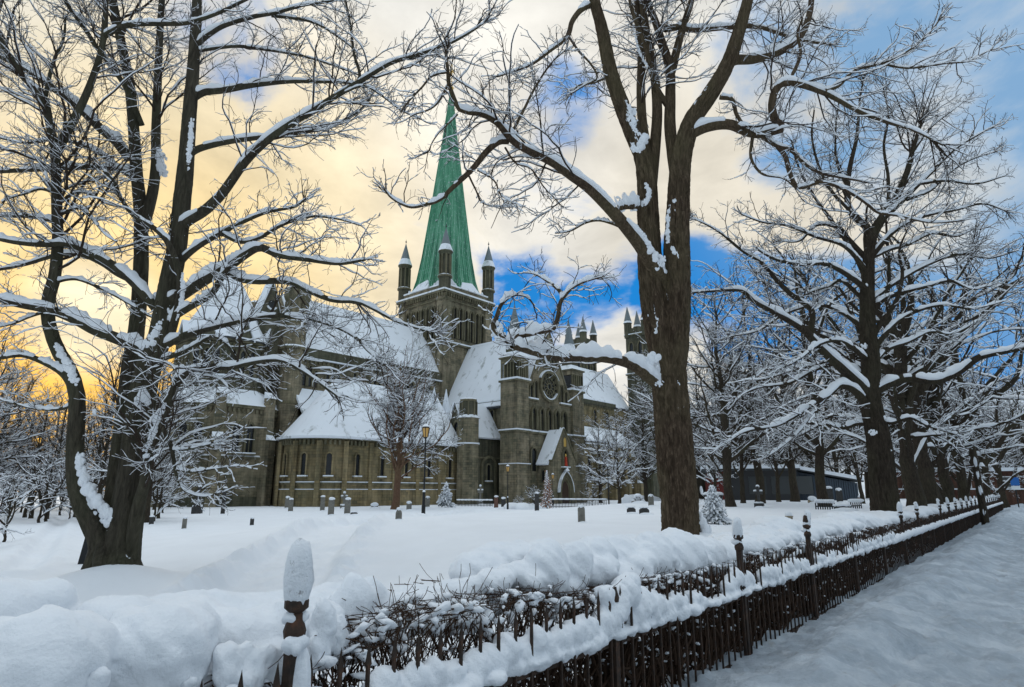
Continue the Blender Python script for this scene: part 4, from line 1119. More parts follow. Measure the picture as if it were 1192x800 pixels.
t.limb('gl_tip', [(522, 84), (503, 88), (490, 103), (478, 118), (466, 130)], 4, 2, 'great_l', -0.3)
t.limb('gl_tip2', [(522, 98), (510, 118), (495, 131), (478, 136)], 4, 2, 'great_l', 0.4)
t.limb('gl_sub', [(533, 133), (518, 148), (504, 164), (498, 176)], 3, 1.5, 'great_l', 0.2)
t.limb('gl_twig', [(588, 172), (600, 190), (618, 196), (634, 218), (650, 238)], 3, 1.5, 'great_l', -0.4)
t.limb('gl_twig2', [(556, 198), (575, 210), (583, 226), (596, 238)], 3, 1.5, 'gl_down', -0.3)
t.limb('gl_twig3', [(546, 205), (554, 222), (560, 234), (574, 240)], 3, 1.5, 'gl_down', 0.3)
t.limb('stub', [(752, 244), (736, 240), (720, 242)], 12, 9, 'stem_l', -0.2, 0)
t.limb('mid_twig', [(722, 264), (712, 260), (697, 257), (681, 260), (664, 268), (646, 271)], 5, 2, 'great_l', 0.4)
t.limb('low_l', [(772, 452), (756, 440), (738, 426), (719, 419), (694, 415), (669, 415), (650, 415), (622, 411), (606, 407), (596, 404)], 16, 9, 'trunk', -2.4, 0.5)
t.limb('low_up', [(599, 407), (602, 393), (617, 388), (633, 385), (645, 381), (650, 366), (652, 353), (658, 344), (669, 334), (688, 326), (704, 322)], 9, 3, 'low_l', -0.5)
t.limb('low_up2', [(656, 346), (649, 336), (634, 326), (620, 318), (609, 316)], 6, 2, 'low_up', 0.4)
t.limb('low_end', [(600, 404), (592, 396), (582, 390), (574, 380), (578, 370), (584, 354), (598, 343), (613, 345), (622, 356)], 9, 2, 'low_l', 0.3)
t.limb('low_tw', [(644, 381), (628, 379), (612, 376), (598, 378)], 3, 1.5, 'low_up', 0.3)
for px, py, k, r, sx, sz, fw in ((733, 150, 'stem_l', 8, 0.9, 2.0, 0.3), (740, 168, 'stem_l', 8, 0.9, 1.5, 0.6), (770, 305, 'great_l', 6, 0.9, 1.7, 0.7), (777, 326, 'trunk', 6, 0.8, 1.6, 1.0), (723, 240, 'stub', 9, 1.6, 0.9, 0),
                              (737, 238, 'stub', 8, 1.2, 1.0, 0), (760, 418, 'low_l', 11, 1.0, 1.0, 0.2), (765, 428, 'trunk', 8, 0.9, 1.3, 0.8), (788, 446, 'trunk', 4, 1.2, 0.8, 0.95), (767, 446, 'trunk', 5, 1.1, 0.8, 0.95),
                              (785, 262, 'stem_r', 5, 0.8, 2.0, 0.6), (600, 397, 'low_l', 10, 1.1, 1.1, 0.0), (577, 384, 'low_end', 9, 1.0, 1.4, 0.0), (588, 395, 'low_end', 9, 1.3, 1.0, 0.0), (756, 362, 'stem_l', 4, 0.8, 2.2, 0.7),
                              (738, 134, 'stem_l', 5, 0.8, 2.0, 0.5), (821, 618, 'trunk', 10, 0.55, 3.2, 0.2)):
    t.snow_lump(px, py, k, r, sx, sz, fw)
for pts, k, r, fw in (([(727, 118), (733, 135), (739, 152), (742, 170)], 'stem_l', 5, .55), ([(753, 158), (748, 165), (743, 176)], 'stem_l', 5, .7), ([(745, 268), (756, 290), (768, 312), (780, 334)], 'great_l', 5.5, .45), ([(783, 232), (779, 258), (778, 284)], 'stem_r', 4, .6),
                      ([(762, 352), (766, 372), (764, 388)], 'stem_l', 3, .95), ([(778, 330), (782, 346), (786, 362)], 'trunk', 5, .85), ([(752, 214), (756, 226), (751, 238)], 'stem_l', 3.2, .92), ([(784, 232), (792, 238), (786, 244)], 'stem_r', 3.2, .85), ([(782, 288), (788, 296), (794, 300)], 'stem_r', 3, .85), ([(826, 100), (812, 122), (800, 146)], 'stem_r', 3.5, .7), ([(815, 600), (820, 615), (824, 632)], 'trunk', 5, .1), ([(737, 30), (744, 60), (757, 84), (768, 104)], 'thin_diag', 2.2, .5)):
    t.streak(pts, k, r, fw)
t.finish(1.0, 0.9, heavy=('low_l', 'stub', 'low_up', 'low_end'), levels=(4.4, 5.0, 6.6), l1=0.38, droop=0.012, twig_r=0.0036)

# --- the old many-stemmed tree on the left
t = HandTree('beech_tree', 'old many-stemmed grey tree with spreading snow-lined limbs, rising from a snow mound on the lawn', 13.6, M['bark_smooth'], 23)
t.furrow = 0.012
t.limb('s3', [(136, 694), (137, 672), (139, 650), (143, 620), (148, 596), (156, 545), (163, 485), (173, 430), (184, 400), (190, 372), (196, 335), (205, 292), (210, 255), (213, 222), (216, 200), (220, 145), (224, 96), (227, 41), (229, 0), (232, -80)], 50, 10, mid=(.14, 35))
t.limb('s1', [(112, 694), (117, 672), (120, 645), (114, 620), (98, 592), (88, 560), (87, 520), (89, 480), (88, 455), (79, 430), (66, 408), (59, 390), (53, 365), (55, 346), (62, 324), (67, 284), (67, 241), (67, 205), (67, 182), (61, 150), (54, 116), (33, 96), (17, 74), (2, 46), (-10, 10), (-22, -60)], 32, 5, 's3', -1.2, mid=(.16, 20))
t.limb('s1r', [(66, 180), (74, 162), (90, 133), (104, 103), (116, 67), (121, 34), (122, 0), (124, -70)], 12, 5, 's1', 0.3)
t.limb('s1m', [(53, 112), (58, 90), (66, 63), (71, 48), (76, 20)], 6, 3, 's1', 0.5)
t.limb('s2', [(128, 690), (129, 650), (132, 600), (137, 545), (144, 485), (151, 425), (157, 392), (162, 337), (164, 282), (162, 230), (159, 200), (157, 150), (153, 98), (142, 45), (133, 0), (124, -80)], 30, 9, 's3', 1.3, mid=(.15, 23))
t.limb('s4', [(166, 268), (177, 225), (181, 190), (181, 160), (183, 110), (186, 55), (190, 0), (194, -60)], 15, 7, 's2', 0.6)
t.limb('s5', [(150, 690), (152, 650), (158, 600), (168, 560), (174, 530), (184, 492), (197, 466), (212, 437), (238, 428), (271, 428), (300, 422), (330, 420), (352, 431), (375, 447), (396, 463)], 18, 4, 's3', -1.5, 1.2, mid=(.3, 13))
t.limb('curve', [(197, 395), (206, 362), (209, 335), (203, 302), (192, 278), (176, 263), (157, 252), (143, 232), (134, 212), (122, 200)], 11, 4, 's3', -0.9)
t.limb('q1', [(205, 268), (222, 255), (238, 246), (258, 227), (272, 208), (287, 188), (310, 166), (336, 147), (362, 132), (388, 114), (420, 93), (453, 71), (485, 60), (518, 49), (542, 38), (566, 24)], 15, 3, 's3', -1.8, 1.2)
t.limb('q2', [(224, 114), (238, 107), (261, 105), (303, 97), (342, 93), (394, 97), (420, 102)], 12, 3, 's3', 1.0)
t.limb('q3', [(217, 184), (229, 174), (261, 166), (310, 159), (349, 153), (388, 143), (420, 128), (438, 106)], 10, 3, 's3', 1.2)
t.limb('q4', [(200, 322), (212, 303), (228, 288), (245, 277), (274, 262), (310, 249), (342, 243), (356, 232)], 10, 3, 's3', -1.0, 1.3)
t.limb('q4b', [(256, 270), (278, 281), (300, 278), (330, 262), (362, 252), (394, 254), (420, 262)], 7, 2, 'q4', 0.5, 1.3)
t.limb('q5', [(196, 352), (212, 342), (238, 325), (268, 308), (288, 295), (304, 289), (326, 298), (362, 303), (394, 306), (424, 300)], 17, 4, 's3', -1.2, 1.3)
t.limb('q6', [(262, 314), (278, 324), (297, 327), (336, 328), (362, 340), (388, 350), (420, 353), (456, 371), (480, 380), (506, 386)], 10, 3, 'q5', -0.4, 1.3)
t.limb('q6b', [(196, 372), (220, 358), (244, 342), (258, 322), (270, 310)], 11, 7, 's3', -0.6, 0.6)
t.limb('q7', [(188, 404), (206, 395), (222, 389), (258, 379), (294, 371), (326, 367), (362, 371), (391, 380), (414, 393), (428, 408), (442, 420)], 11, 3, 's3', -1.0, 1.3)
t.limb('q8', [(188, 418), (206, 412), (222, 405), (246, 393), (260, 396), (270, 410), (277, 428)], 8, 3, 's3', -0.6, 1.2)
t.limb('q9', [(186, 490), (194, 508), (201, 526), (206, 552), (216, 571), (236, 578), (256, 573)], 6, 2, 's5', -0.5)
t.limb('q9b', [(200, 524), (218, 523), (240, 518), (262, 511), (278, 503)], 4, 1.5, 'q9', 0.2)
t.limb('q9c', [(205, 546), (222, 549), (248, 546), (278, 542)], 4, 1.5, 'q9', -0.3)
t.limb('q10', [(121, 42), (136, 34), (154, 29), (192, 28), (216, 26), (245, 16), (277, 3), (310, -8)], 9, 4, 's1r', -0.8)
t.limb('q11', [(226, 56), (240, 42), (261, 29), (294, 20), (323, 16), (352, 8), (380, 2), (410, -6)], 9, 3, 's3', -0.6)
t.limb('q11b', [(316, 18), (340, 21), (368, 28), (398, 45), (416, 60)], 6, 2, 'q11', 0.4)
t.limb('q12', [(226, 60), (250, 56), (277, 54), (316, 60), (362, 68), (398, 78), (424, 88)], 6, 2, 's3', 0.9)
t.limb('q13', [(392, 112), (418, 92), (412, 62), (408, 30), (402, 0), (398, -30)], 5, 3, 'q1', 0.2)
t.limb('q14', [(400, 108), (424, 100), (446, 112), (468, 130), (490, 140)], 4, 2, 'q1', -0.3)
t.limb('r1', [(150, 184), (134, 164), (115, 148), (88, 122), (60, 102), (28, 80), (2, 66), (-40, 46)], 14, 6, 's2', -0.9)
t.limb('r2', [(165, 146), (149, 106), (132, 80), (113, 56), (97, 32), (80, 8), (66, -20)], 8, 5, 's2', -1.6)
t.limb('r3', [(156, 208), (138, 196), (118, 180), (93, 168), (60, 163), (27, 165), (0, 160)], 7, 3, 's2', 0.6)
t.limb('r4', [(154, 200), (132, 196), (104, 195), (56, 197), (2, 198), (-50, 200)], 9, 5, 's2', -0.7)
t.limb('r5', [(184, 362), (172, 348), (160, 334), (143, 318), (121, 302), (95, 289), (74, 283), (55, 285), (27, 284), (0, 279), (-40, 268)], 13, 6, 's3', -1.4)
t.limb('r6', [(148, 324), (136, 318), (118, 306), (92, 296), (58, 298), (28, 307), (0, 314), (-30, 318)], 8, 4, 'r5', 0.7)
t.limb('r7', [(178, 420), (160, 405), (138, 395), (110, 384), (88, 372), (63, 362), (28, 355), (0, 348), (-50, 334)], 17, 8, 's3', -1.5)
t.limb('r8', [(62, 360), (41, 367), (18, 374), (-6, 382)], 5, 3, 's1', -0.7)
t.limb('r9', [(63, 258), (48, 254), (27, 251), (0, 252), (-30, 250)], 7, 3, 's1', 0.5)
t.limb('r10', [(66, 328), (80, 325), (94, 326), (120, 337), (148, 352), (174, 368), (186, 372)], 5, 3, 's1', 0.6)
t.limb('r11', [(86, 455), (74, 436), (54, 423), (28, 414), (0, 416), (-30, 420)], 9, 5, 's1', -0.6)
t.limb('r12', [(88, 470), (70, 476), (44, 476), (18, 470), (-10, 462)], 5, 2, 's1', 0.5)
t.limb('r13', [(66, 240), (84, 226), (104, 226), (122, 236), (138, 240)], 5, 2, 's1', 0.3)
t.limb('r14', [(70, 250), (92, 242), (108, 256), (124, 274), (136, 282)], 5, 2, 's1', -0.4)
t.limb('r15', [(64, 224), (44, 220), (22, 228), (4, 236)], 5, 2, 's1', -0.3)
for i, (pts, d) in enumerate((([(122, 628), (112, 652), (98, 672), (86, 690)], -.5), ([(146, 630), (152, 656), (164, 676), (176, 694)], -.3), ([(134, 632), (133, 660), (128, 684), (126, 702)], -1.0), ([(142, 632), (144, 662), (150, 686), (152, 700)], -.9), ([(126, 630), (118, 660), (108, 686)], -.9))):
    t.limb('root%d' % i, pts, 26, 12, 's3', d, 0)
for px, py, k, r, sx, sz, fw in ((118, 600, 's1', 10, 1.2, 1.0, 0.5), (132, 611, 's1', 11, 1.3, 0.8, 0.6), (104, 584, 's1', 8, 0.9, 1.4, 0.5), (165, 462, 's3', 7, 1.1, 1.2, 0.9), (170, 528, 's5', 6, 0.9, 1.6, 0.6),
                              (92, 532, 's1', 4, 0.8, 1.6, 0.8), (183, 352, 's3', 10, 1.2, 1.2, 0.3), (196, 366, 's3', 9, 1.1, 1.2, 0.6), (166, 400, 'r7', 9, 1.6, 0.9, 0.4), (186, 185, 's4', 8, 0.8, 1.8, 0.3),
                              (222, 150, 's3', 6, 0.8, 2.6, 0.6), (132, 215, 'curve', 7, 1.6, 0.9, 0), (110, 480, 's1', 4, 0.8, 1.4, 0.6), (144, 650, 's3', 5, 1.4, 0.8, 1.0)):
    t.snow_lump(px, py, k, r, sx, sz, fw)
for pts, k, r, fw in (([(92, 530), (95, 548), (104, 570), (120, 592), (138, 606), (150, 611)], 's1', 7, .55), ([(160, 472), (166, 458), (172, 470)], 's3', 5, .9), ([(186, 372), (180, 388), (172, 402), (160, 404)], 's3', 6, .8), ([(205, 372), (212, 345), (212, 318)], 'curve', 3, .5),
                      ([(183, 175), (187, 190), (190, 204)], 's4', 5, .5), ([(216, 200), (221, 165), (222, 140)], 's3', 4, .7), ([(66, 402), (78, 424), (88, 446)], 's1', 5, .6), ([(172, 520), (182, 490), (192, 470)], 's5', 4, .6)):
    t.streak(pts, k, r, fw)
t.finish(1.0, 0.95, levels=(4.6, 5.2, 6.8), l1=0.38, rmax=.115, droop=0.004, twig_r=0.0036)

# --- the wide snowy tree by the fence on the right
t = HandTree('fence_tree', 'wide snow-laden tree with a mossy trunk, first in the row along the fence', 19.0, M['bark_back'], 37)
t.limb('trunk', [(1032, 606), (1031, 590), (1027, 560), (1023, 520), (1018, 492), (1013, 468), (1013, 440), (1014, 424), (1012, 400), (1010, 375), (1010, 333), (1012, 291), (1017, 270), (1031, 248), (1044, 228), (1056, 200), (1062, 176), (1069, 154), (1076, 134)], 32, 3)
t.limb('l_fork', [(1014, 276), (1010, 266), (989, 245), (986, 217), (990, 190), (998, 157), (1002, 118), (1006, 90)], 10, 2, 'trunk', 1.0)
t.limb('r_fork', [(1026, 256), (1048, 236), (1070, 214), (1088, 197), (1110, 175), (1134, 160), (1156, 148)], 8, 2, 'trunk', -0.8)
t.limb('r_fork2', [(1056, 232), (1082, 222), (1106, 200), (1130, 186), (1158, 178)], 6, 2, 'r_fork', 0.8)
t.limb('l1', [(1014, 470), (1004, 452), (982, 431), (956, 407), (934, 383), (905, 364), (880, 350), (863, 337), (831, 339), (802, 342)], 16, 3, 'trunk', -2.0)
t.limb('l2', [(958, 410), (944, 388), (945, 362), (922, 343), (905, 326), (887, 305), (863, 291), (835, 270), (807, 256)], 9, 2, 'l1', 0.8)
t.limb('l3', [(1010, 338), (989, 322), (961, 308), (933, 307), (905, 301), (880, 290)], 9, 3, 'trunk', -1.5)
t.limb('l4', [(1011, 304), (1000, 292), (988, 278), (976, 265), (950, 263), (930, 281), (910, 280)], 8, 2, 'trunk', 1.4)
t.limb('l4b', [(1012, 356), (996, 340), (980, 326), (965, 333), (945, 340), (920, 352)], 7, 2, 'trunk', 1.6)
t.limb('l5', [(1010, 420), (992, 404), (974, 396), (950, 402), (930, 418), (906, 430)], 8, 2, 'trunk', -1.8)
t.limb('r1', [(1018, 456), (1038, 445), (1060, 440), (1090, 443), (1115, 433), (1137, 417), (1167, 410), (1196, 404), (1230, 396)], 13, 5, 'trunk', -2.2)
t.limb('r2', [(1012, 372), (1026, 350), (1052, 340), (1080, 333), (1108, 326), (1134, 336), (1160, 330)], 8, 2, 'trunk', -1.2)
t.limb('r3', [(1013, 428), (1030, 408), (1056, 398), (1082, 386), (1110, 388), (1140, 372)], 8, 2, 'trunk', 1.2)
t.limb('r4', [(1014, 300), (1036, 290), (1058, 284), (1084, 272), (1112, 276), (1140, 262)], 7, 2, 'trunk', 1.3)
t.limb('r5', [(1011, 400), (1028, 372), (1042, 352), (1050, 320), (1048, 292), (1058, 266)], 8, 2, 'trunk', -0.8)
t.limb('d1', [(1012, 476), (996, 455), (978, 448), (964, 460), (948, 469), (926, 483), (898, 497), (868, 502), (846, 516)], 11, 3, 'trunk', -2.4)
t.limb('d2', [(962, 462), (944, 484), (930, 502), (914, 516), (896, 530)], 5, 2, 'd1', -0.6)
t.limb('d3', [(1016, 500), (1002, 492), (980, 498), (958, 494), (930, 508)], 8, 2, 'trunk', 1.0)
t.limb('d4', [(1018, 482), (1036, 492), (1060, 486), (1084, 496), (1112, 506)], 7, 2, 'trunk', -1.3)
t.limb('u1', [(1010, 330), (996, 300), (972, 262), (950, 230), (930, 196), (920, 165)], 7, 2, 'trunk', 0.8)
t.limb('u2', [(990, 246), (968, 222), (952, 190), (944, 158), (948, 128)], 5, 2, 'l_fork', -0.6)
t.limb('u3', [(988, 222), (974, 188), (972, 150), (978, 116)], 4, 2, 'l_fork', 0.7)
t.limb('u4', [(1034, 242), (1034, 206), (1028, 170), (1034, 134), (1030, 100)], 5, 2, 'trunk', -0.8)
t.limb('u5', [(1062, 178), (1082, 150), (1104, 132), (1124, 116)], 4, 2, 'trunk', 0.6)
t.limb('u6', [(1070, 214), (1104, 210), (1138, 214), (1168, 206)], 5, 2, 'r_fork', -0.8)
t.limb('u7', [(1014, 300), (1040, 270), (1076, 252), (1112, 244), (1146, 236), (1172, 246)], 7, 2, 'trunk', -1.2)
t.limb('u8', [(1012, 320), (984, 288), (950, 276), (918, 262), (888, 258), (862, 250)], 7, 2, 'trunk', -0.9)
t.limb('u9', [(1012, 388), (976, 362), (944, 356), (912, 366), (884, 384), (850, 392)], 7, 2, 'trunk', 1.8)
t.limb('u10', [(1013, 350), (1046, 326), (1084, 306), (1120, 296), (1152, 300), (1188, 290)], 7, 2, 'trunk', 1.2)
t.limb('u11', [(1014, 410), (1048, 372), (1090, 356), (1130, 360), (1170, 350)], 7, 2, 'trunk', -1.6)
t.limb('u12', [(1014, 444), (984, 424), (950, 430), (918, 446), (880, 452), (850, 470)], 7, 2, 'trunk', 1.9)
for px, py, k, r, sx, sz, fw in ((1014, 454, 'trunk', 9, 1.2, 1.0, 0.4), (1018, 504, 'trunk', 6, 1.2, 0.6, 0.85), (1032, 524, 'trunk', 4, 1.2, 0.7, 0.9), (1012, 404, 'trunk', 7, 1.3, 0.9, 0.6)):
    t.snow_lump(px, py, k, r, sx, sz, fw)
t.finish(1.0, 0.9, levels=(4.4, 5.0, 5.6), rmax=.12, twig_r=0.0045, droop=0.012, l1=0.36)

# ------------------------------------------------------------------ other bare trees: a few kinds, then copies


def make_tree(name, label, seed, H, r0, limb_z, n_limb, limb_len, ang, up, bark, lv=(1.5, 2.6, 3.0), snow=1.0, forks=0, wig=0.12, twig_r=0.007, lean=0.0, group=None):
    rng = np.random.default_rng(seed)
    root = empty(name); tag(root, label, 'tree', group)
    stems = []
    K = 26
    z = np.linspace(0, 1, K)
    main = np.stack([np.cumsum(rng.normal(size=K)) * 0.02 * H / 8 + lean * z ** 1.4 * H * 0.3, np.cumsum(rng.normal(size=K)) * 0.02 * H / 8, z * H * (0.9 if not forks else 0.55) - 0.3], 1)
    stems.append((main, r0 * (1 - 0.93 * z) * (1 + 0.45 * np.exp(-z * H / 0.5))))
    for f in range(forks):
        i = int(K * rng.uniform(0.42, 0.7)); az = f * 2 * math.pi / forks + rng.uniform(-0.5, 0.5); tl = rng.uniform(0.30, 0.75)
        d = np.array([math.cos(az) * tl, math.sin(az) * tl, 1.0]); p = main[i].copy(); pts = [p]
        for k in range(K - 1):
            d = d + rng.normal(size=3) * wig + np.array([0, 0, 0.06]); d /= np.linalg.norm(d); p = p + d * H * 0.66 / K; pts.append(p)
        stems.append((np.array(pts), r0 * 0.62 * (1 - 0.9 * z)))
    SP = np.array([a for a, b in stems]); SR = np.array([b for a, b in stems])
    LP, LR = [], []
    for i in range(n_limb):
        s = rng.integers(len(stems)) if forks else 0
        tt = limb_z / H + (0.96 - limb_z / H) * ((i + rng.random()) / n_limb) if s == 0 else rng.uniform(0.12, 0.95)
        k = min(int(tt * (K - 1)), K - 2); p = SP[s, k].copy(); r = SR[s, k]
        az = i * 2.4 + rng.uniform(-0.5, 0.5); a = math.radians(rng.uniform(*ang))
        d = np.array([math.cos(az) * math.sin(a), math.sin(az) * math.sin(a), math.cos(a)])
        ln = limb_len * (1 - 0.62 * tt ** 1.5) * rng.uniform(0.75, 1.15); pts = [p]
        for q in range(19):
            d = d + rng.normal(size=3) * wig + np.array([0, 0, up]); d /= np.linalg.norm(d); p = p + d * ln / 19; pts.append(p)
        LP.append(np.array(pts)); zz = np.linspace(0, 1, 20); LR.append(np.minimum(0.5 * r, 0.013 * ln + 0.012) * (1 - zz) ** 0.8 + 0.008)
    LP, LR = np.array(LP), np.array(LR)
    V, Q = join([tubes(SP, SR, 12), tubes(LP, LR, 7)])
    link_mesh('trunk', V, Q, bark, root, None, True)
    SPr = np.array([resample(a, 20) for a in SP]); SRr = np.array([np.interp(np.linspace(0, 1, 20), z, b) for b in SR])
    k0 = 8
    l1p, l1r = spawn(rng, np.vstack([LP, SPr[:, k0:]]) if False else LP, LR, lv[0], 0.15, 0.36, (30, 62), 10, 0.16, up * 0.5, 0.011, twig_r + 0.002, 3.2, 0.4, 0.8)
    s1p, s1r = spawn(rng, SPr, SRr, lv[0] * 0.8, 0.5, 0.12, (35, 70), 10, 0.16, up * 0.5, 0.011, twig_r + 0.002, 2.4, 0.4, 0.9)
    l1p = np.vstack([l1p, s1p]); l1r = np.vstack([l1r, s1r])
    l2p, l2r = spawn(rng, l1p, l1r, lv[1], 0.1, 0.5, (28, 62), 7, 0.16, up * 0.4, 0.009, twig_r + 0.001, 1.6, 0.25, 0.85)
    l3p, l3r = spawn(rng, l2p, l2r, lv[2], 0.1, 0.6, (26, 58), 4, 0.14, up * 0.3, 0.007, twig_r, 0.8, 0.2, 0.9)
    V, Q = join([tubes(l1p, l1r, 5), tubes(l2p, l2r, 3), tubes(l3p, l3r, 3)])
    link_mesh('crown', V, Q, M['twig'], root, None, True)
    V, Q = join([snow_tubes(LP, np.minimum(LR, .055), 8, rng, 0.9 * snow, 0.03 * snow, 0.11), snow_tubes(l1p, l1r, 8, rng, 1.1 * snow, 0.014 * snow, gap=0.1),
                 snow_tubes(l2p, l2r, 4, rng, 1.0 * snow, 0.010 * snow, gap=0.25), snow_tubes(l3p, l3r, 4, rng, 0.8 * snow, 0.006 * snow, gap=0.45)])
    link_mesh('snow_cover', V, Q, M['snow_branch'], root, None, True)
    print(name, len(l1p), len(l2p), len(l3p))
    return root


_used = set()


def put(proto, loc, label, s=1.0, rz=0.0, group=None, sxy=None, tilt=0.0):
    o = proto if proto.name not in _used else copy_tree(proto)
    _used.add(proto.name)
    o.location = tuple(map(float, loc)); o.rotation_euler = (0, tilt, rz); k = sxy or s
    o.scale = (k, k, s); o['label'] = label
    if group: o['group'] = group
    return o


T_big = make_tree('lime_tree', '', 101, 17.0, 0.29, 3.2, 36, 8.0, (40, 75), 0.03, M['bark_back'], (2.4, 3.4, 4.0), 0.95)
T_row = make_tree('avenue_tree', '', 102, 13.5, 0.37, 3.0, 34, 6.2, (45, 80), 0.03, M['bark_back'], (2.6, 3.8, 4.2), 1.15, forks=5)
T_slim = make_tree('woodland_tree', '', 103, 14.0, 0.17, 2.5, 34, 4.0, (35, 65), 0.05, M['bark_back'], (2.6, 3.6, 3.8), 0.36, wig=0.10)
T_young = make_tree('young_tree', '', 104, 9.5, 0.17, 1.9, 36, 4.4, (48, 82), 0.035, M['bark_back'], (3.0, 3.4, 3.4), 1.2, wig=0.09, twig_r=0.007)
T_red = make_tree('maple_tree', '', 105, 18.5, 0.42, 4.2, 46, 11.0, (36, 74), 0.05, M['bark_red'], (2.4, 3.2, 3.6), 1.3, twig_r=0.010)
T_bush = make_tree('bush', '', 106, 3.0, 0.07, 0.3, 22, 2.0, (30, 85), -0.02, M['bark_back'], (3.0, 4.0, 4.0), 0.7, forks=4, twig_r=0.004)

# the row along the fence, beyond the wide tree
for i, (px, Y, s, rz, lab) in enumerate((
        (1062, 23.5, 0.95, 0.4, 'leaning snow-forked tree, second in the row along the fence'),
        (1088, 27, 1.12, 2.1, 'stout dark tree with a snow-filled fork, third in the row along the fence'),
        (1108, 31, 1.05, 3.3, 'straight dark tree close behind the stout one in the row along the fence'),
        (1124, 37, 1.05, 4.2, 'tree just left of the leaning wooden pole, in the row along the fence'),
        (1150, 52, 1.05, 5.2, 'dark tree directly behind the leaning wooden pole'),
        (1170, 64, 1.1, 1.2, 'far tree in the row along the fence, left of the blue sign'),
        (1196, 85, 1.2, 2.6, 'last tree of the row, rising behind the blue sign'))):
    p = on_ground(px, Y); put(T_row, p, lab, s, rz, 'row of trees along the fence')
# trees standing among the graves on the right
for i, (pr, px, Y, s, rz, lab, k) in enumerate((
        (T_big, 962, 40, 1.1, 0.7, 'tall tree standing among the graves, in front of the grey pavilion wall', None),
        (T_slim, 847, 46, 1.0, 1.9, 'slim leaning tree before the red panel of the pavilion', None),
        (T_slim, 866, 50, 1.1, 3.0, 'slim tree beside the blue barrel in front of the pavilion', None),
        (T_big, 884, 50, 1.2, 4.0, 'dark tree right behind the snow-topped stone cross', None),
        (T_slim, 908, 56, 1.1, 5.2, 'slim dark tree in front of the middle of the pavilion', None),
        (T_slim, 1004, 48, 0.9, 0.2, 'reddish leaning tree at the right end of the pavilion', None),
        (T_big, 852, 38, 0.92, 1.1, 'spreading tree just right of the furrowed trunk, its crown against the blue sky', None),
        (T_big, 925, 58, 1.25, 2.6, 'tall tree in front of the boarded wing of the pavilion', None),
        (T_young, 835, 62, 1.0, 0.9, 'snowy young tree at the left end of the pavilion', None),
        (T_young, 722, 72, 1.15, 2.2, 'snow-white young tree in front of the nave buttresses', None),
        (T_red, 460, 70, 1.0, 0.6, 'reddish-barked tree before the round apse, its crown reaching the choir roof', None),
        (T_big, 752, 78, 0.95, 2.9, 'old tree half hidden by the furrowed trunk, in front of the nave', None),
        (T_big, 700, 108, 0.95, 1.4, 'dense tree between the gable front and the west tower', None))):
    put(pr, on_ground(px, Y), lab, s, rz, None)
# the wood behind the pavilion and along the street's far end
rg = random.Random(4)
for i in range(38):
    px = 790 + i * 11.5 + rg.uniform(-6, 6); Y = rg.uniform(72, 125)
    put((T_big, T_slim, T_row, T_big)[i % 4], on_ground(px, Y), 'bare snowy tree in the wood behind the pavilion', rg.uniform(1.0, 1.5), rg.uniform(0, 6.3), 'trees behind the pavilion')
# the wood on the left
for i in range(46):
    px = -80 + i * 6.0 + rg.uniform(-5, 5); Y = rg.uniform(40, 85)
    if px > 196: continue
    put((T_slim, T_slim, T_big, T_slim, T_young)[i % 5], on_ground(px, Y), 'dark bare tree in the thicket left of the church', rg.uniform(0.62, 0.95), rg.uniform(0, 6.3), 'trees of the left thicket')
for i in range(22):
    px = -60 + i * 12 + rg.uniform(-5, 5); Y = rg.uniform(36, 60)
    put(T_bush, on_ground(px, Y), 'low tangled bush under the trees of the left thicket', rg.uniform(0.9, 1.5), rg.uniform(0, 6.3), 'bushes of the left thicket')
for px, Y, s, lab in ((12, 25, 0.85, 'snow-bent bush at the left edge of the lawn'), (-22, 22, 0.9, 'snow-laden bush beyond the left edge of the lawn')):
    put(T_bush, on_ground(px, Y), lab, s, px)

# ------------------------------------------------------------------ iron fence
U0, US = 1.62, 2.607                            # first post in view, post spacing
RAIL_Z, PICK_Z, NPOST = 0.87, 1.20, 27
fence = empty('iron_fence', (*uv2xy(U0, FD), PAVE - 0.1), math.atan2(FU[1], FU[0]))   # local +X runs along the fence, +Y towards the churchyard
tag(fence, 'rusty iron picket fence along the whole pavement, snow heaped on its rail', 'fence')
ZB = PAVE - 0.1


def lathe(mb, prof, x, y, n=10, m=0):
    for (r0, z0), (r1, z1) in zip(prof[:-1], prof[1:]): mb.frustum(x, y, r0, r1, z0, z1, n, m, 0.0, False)


_post = None


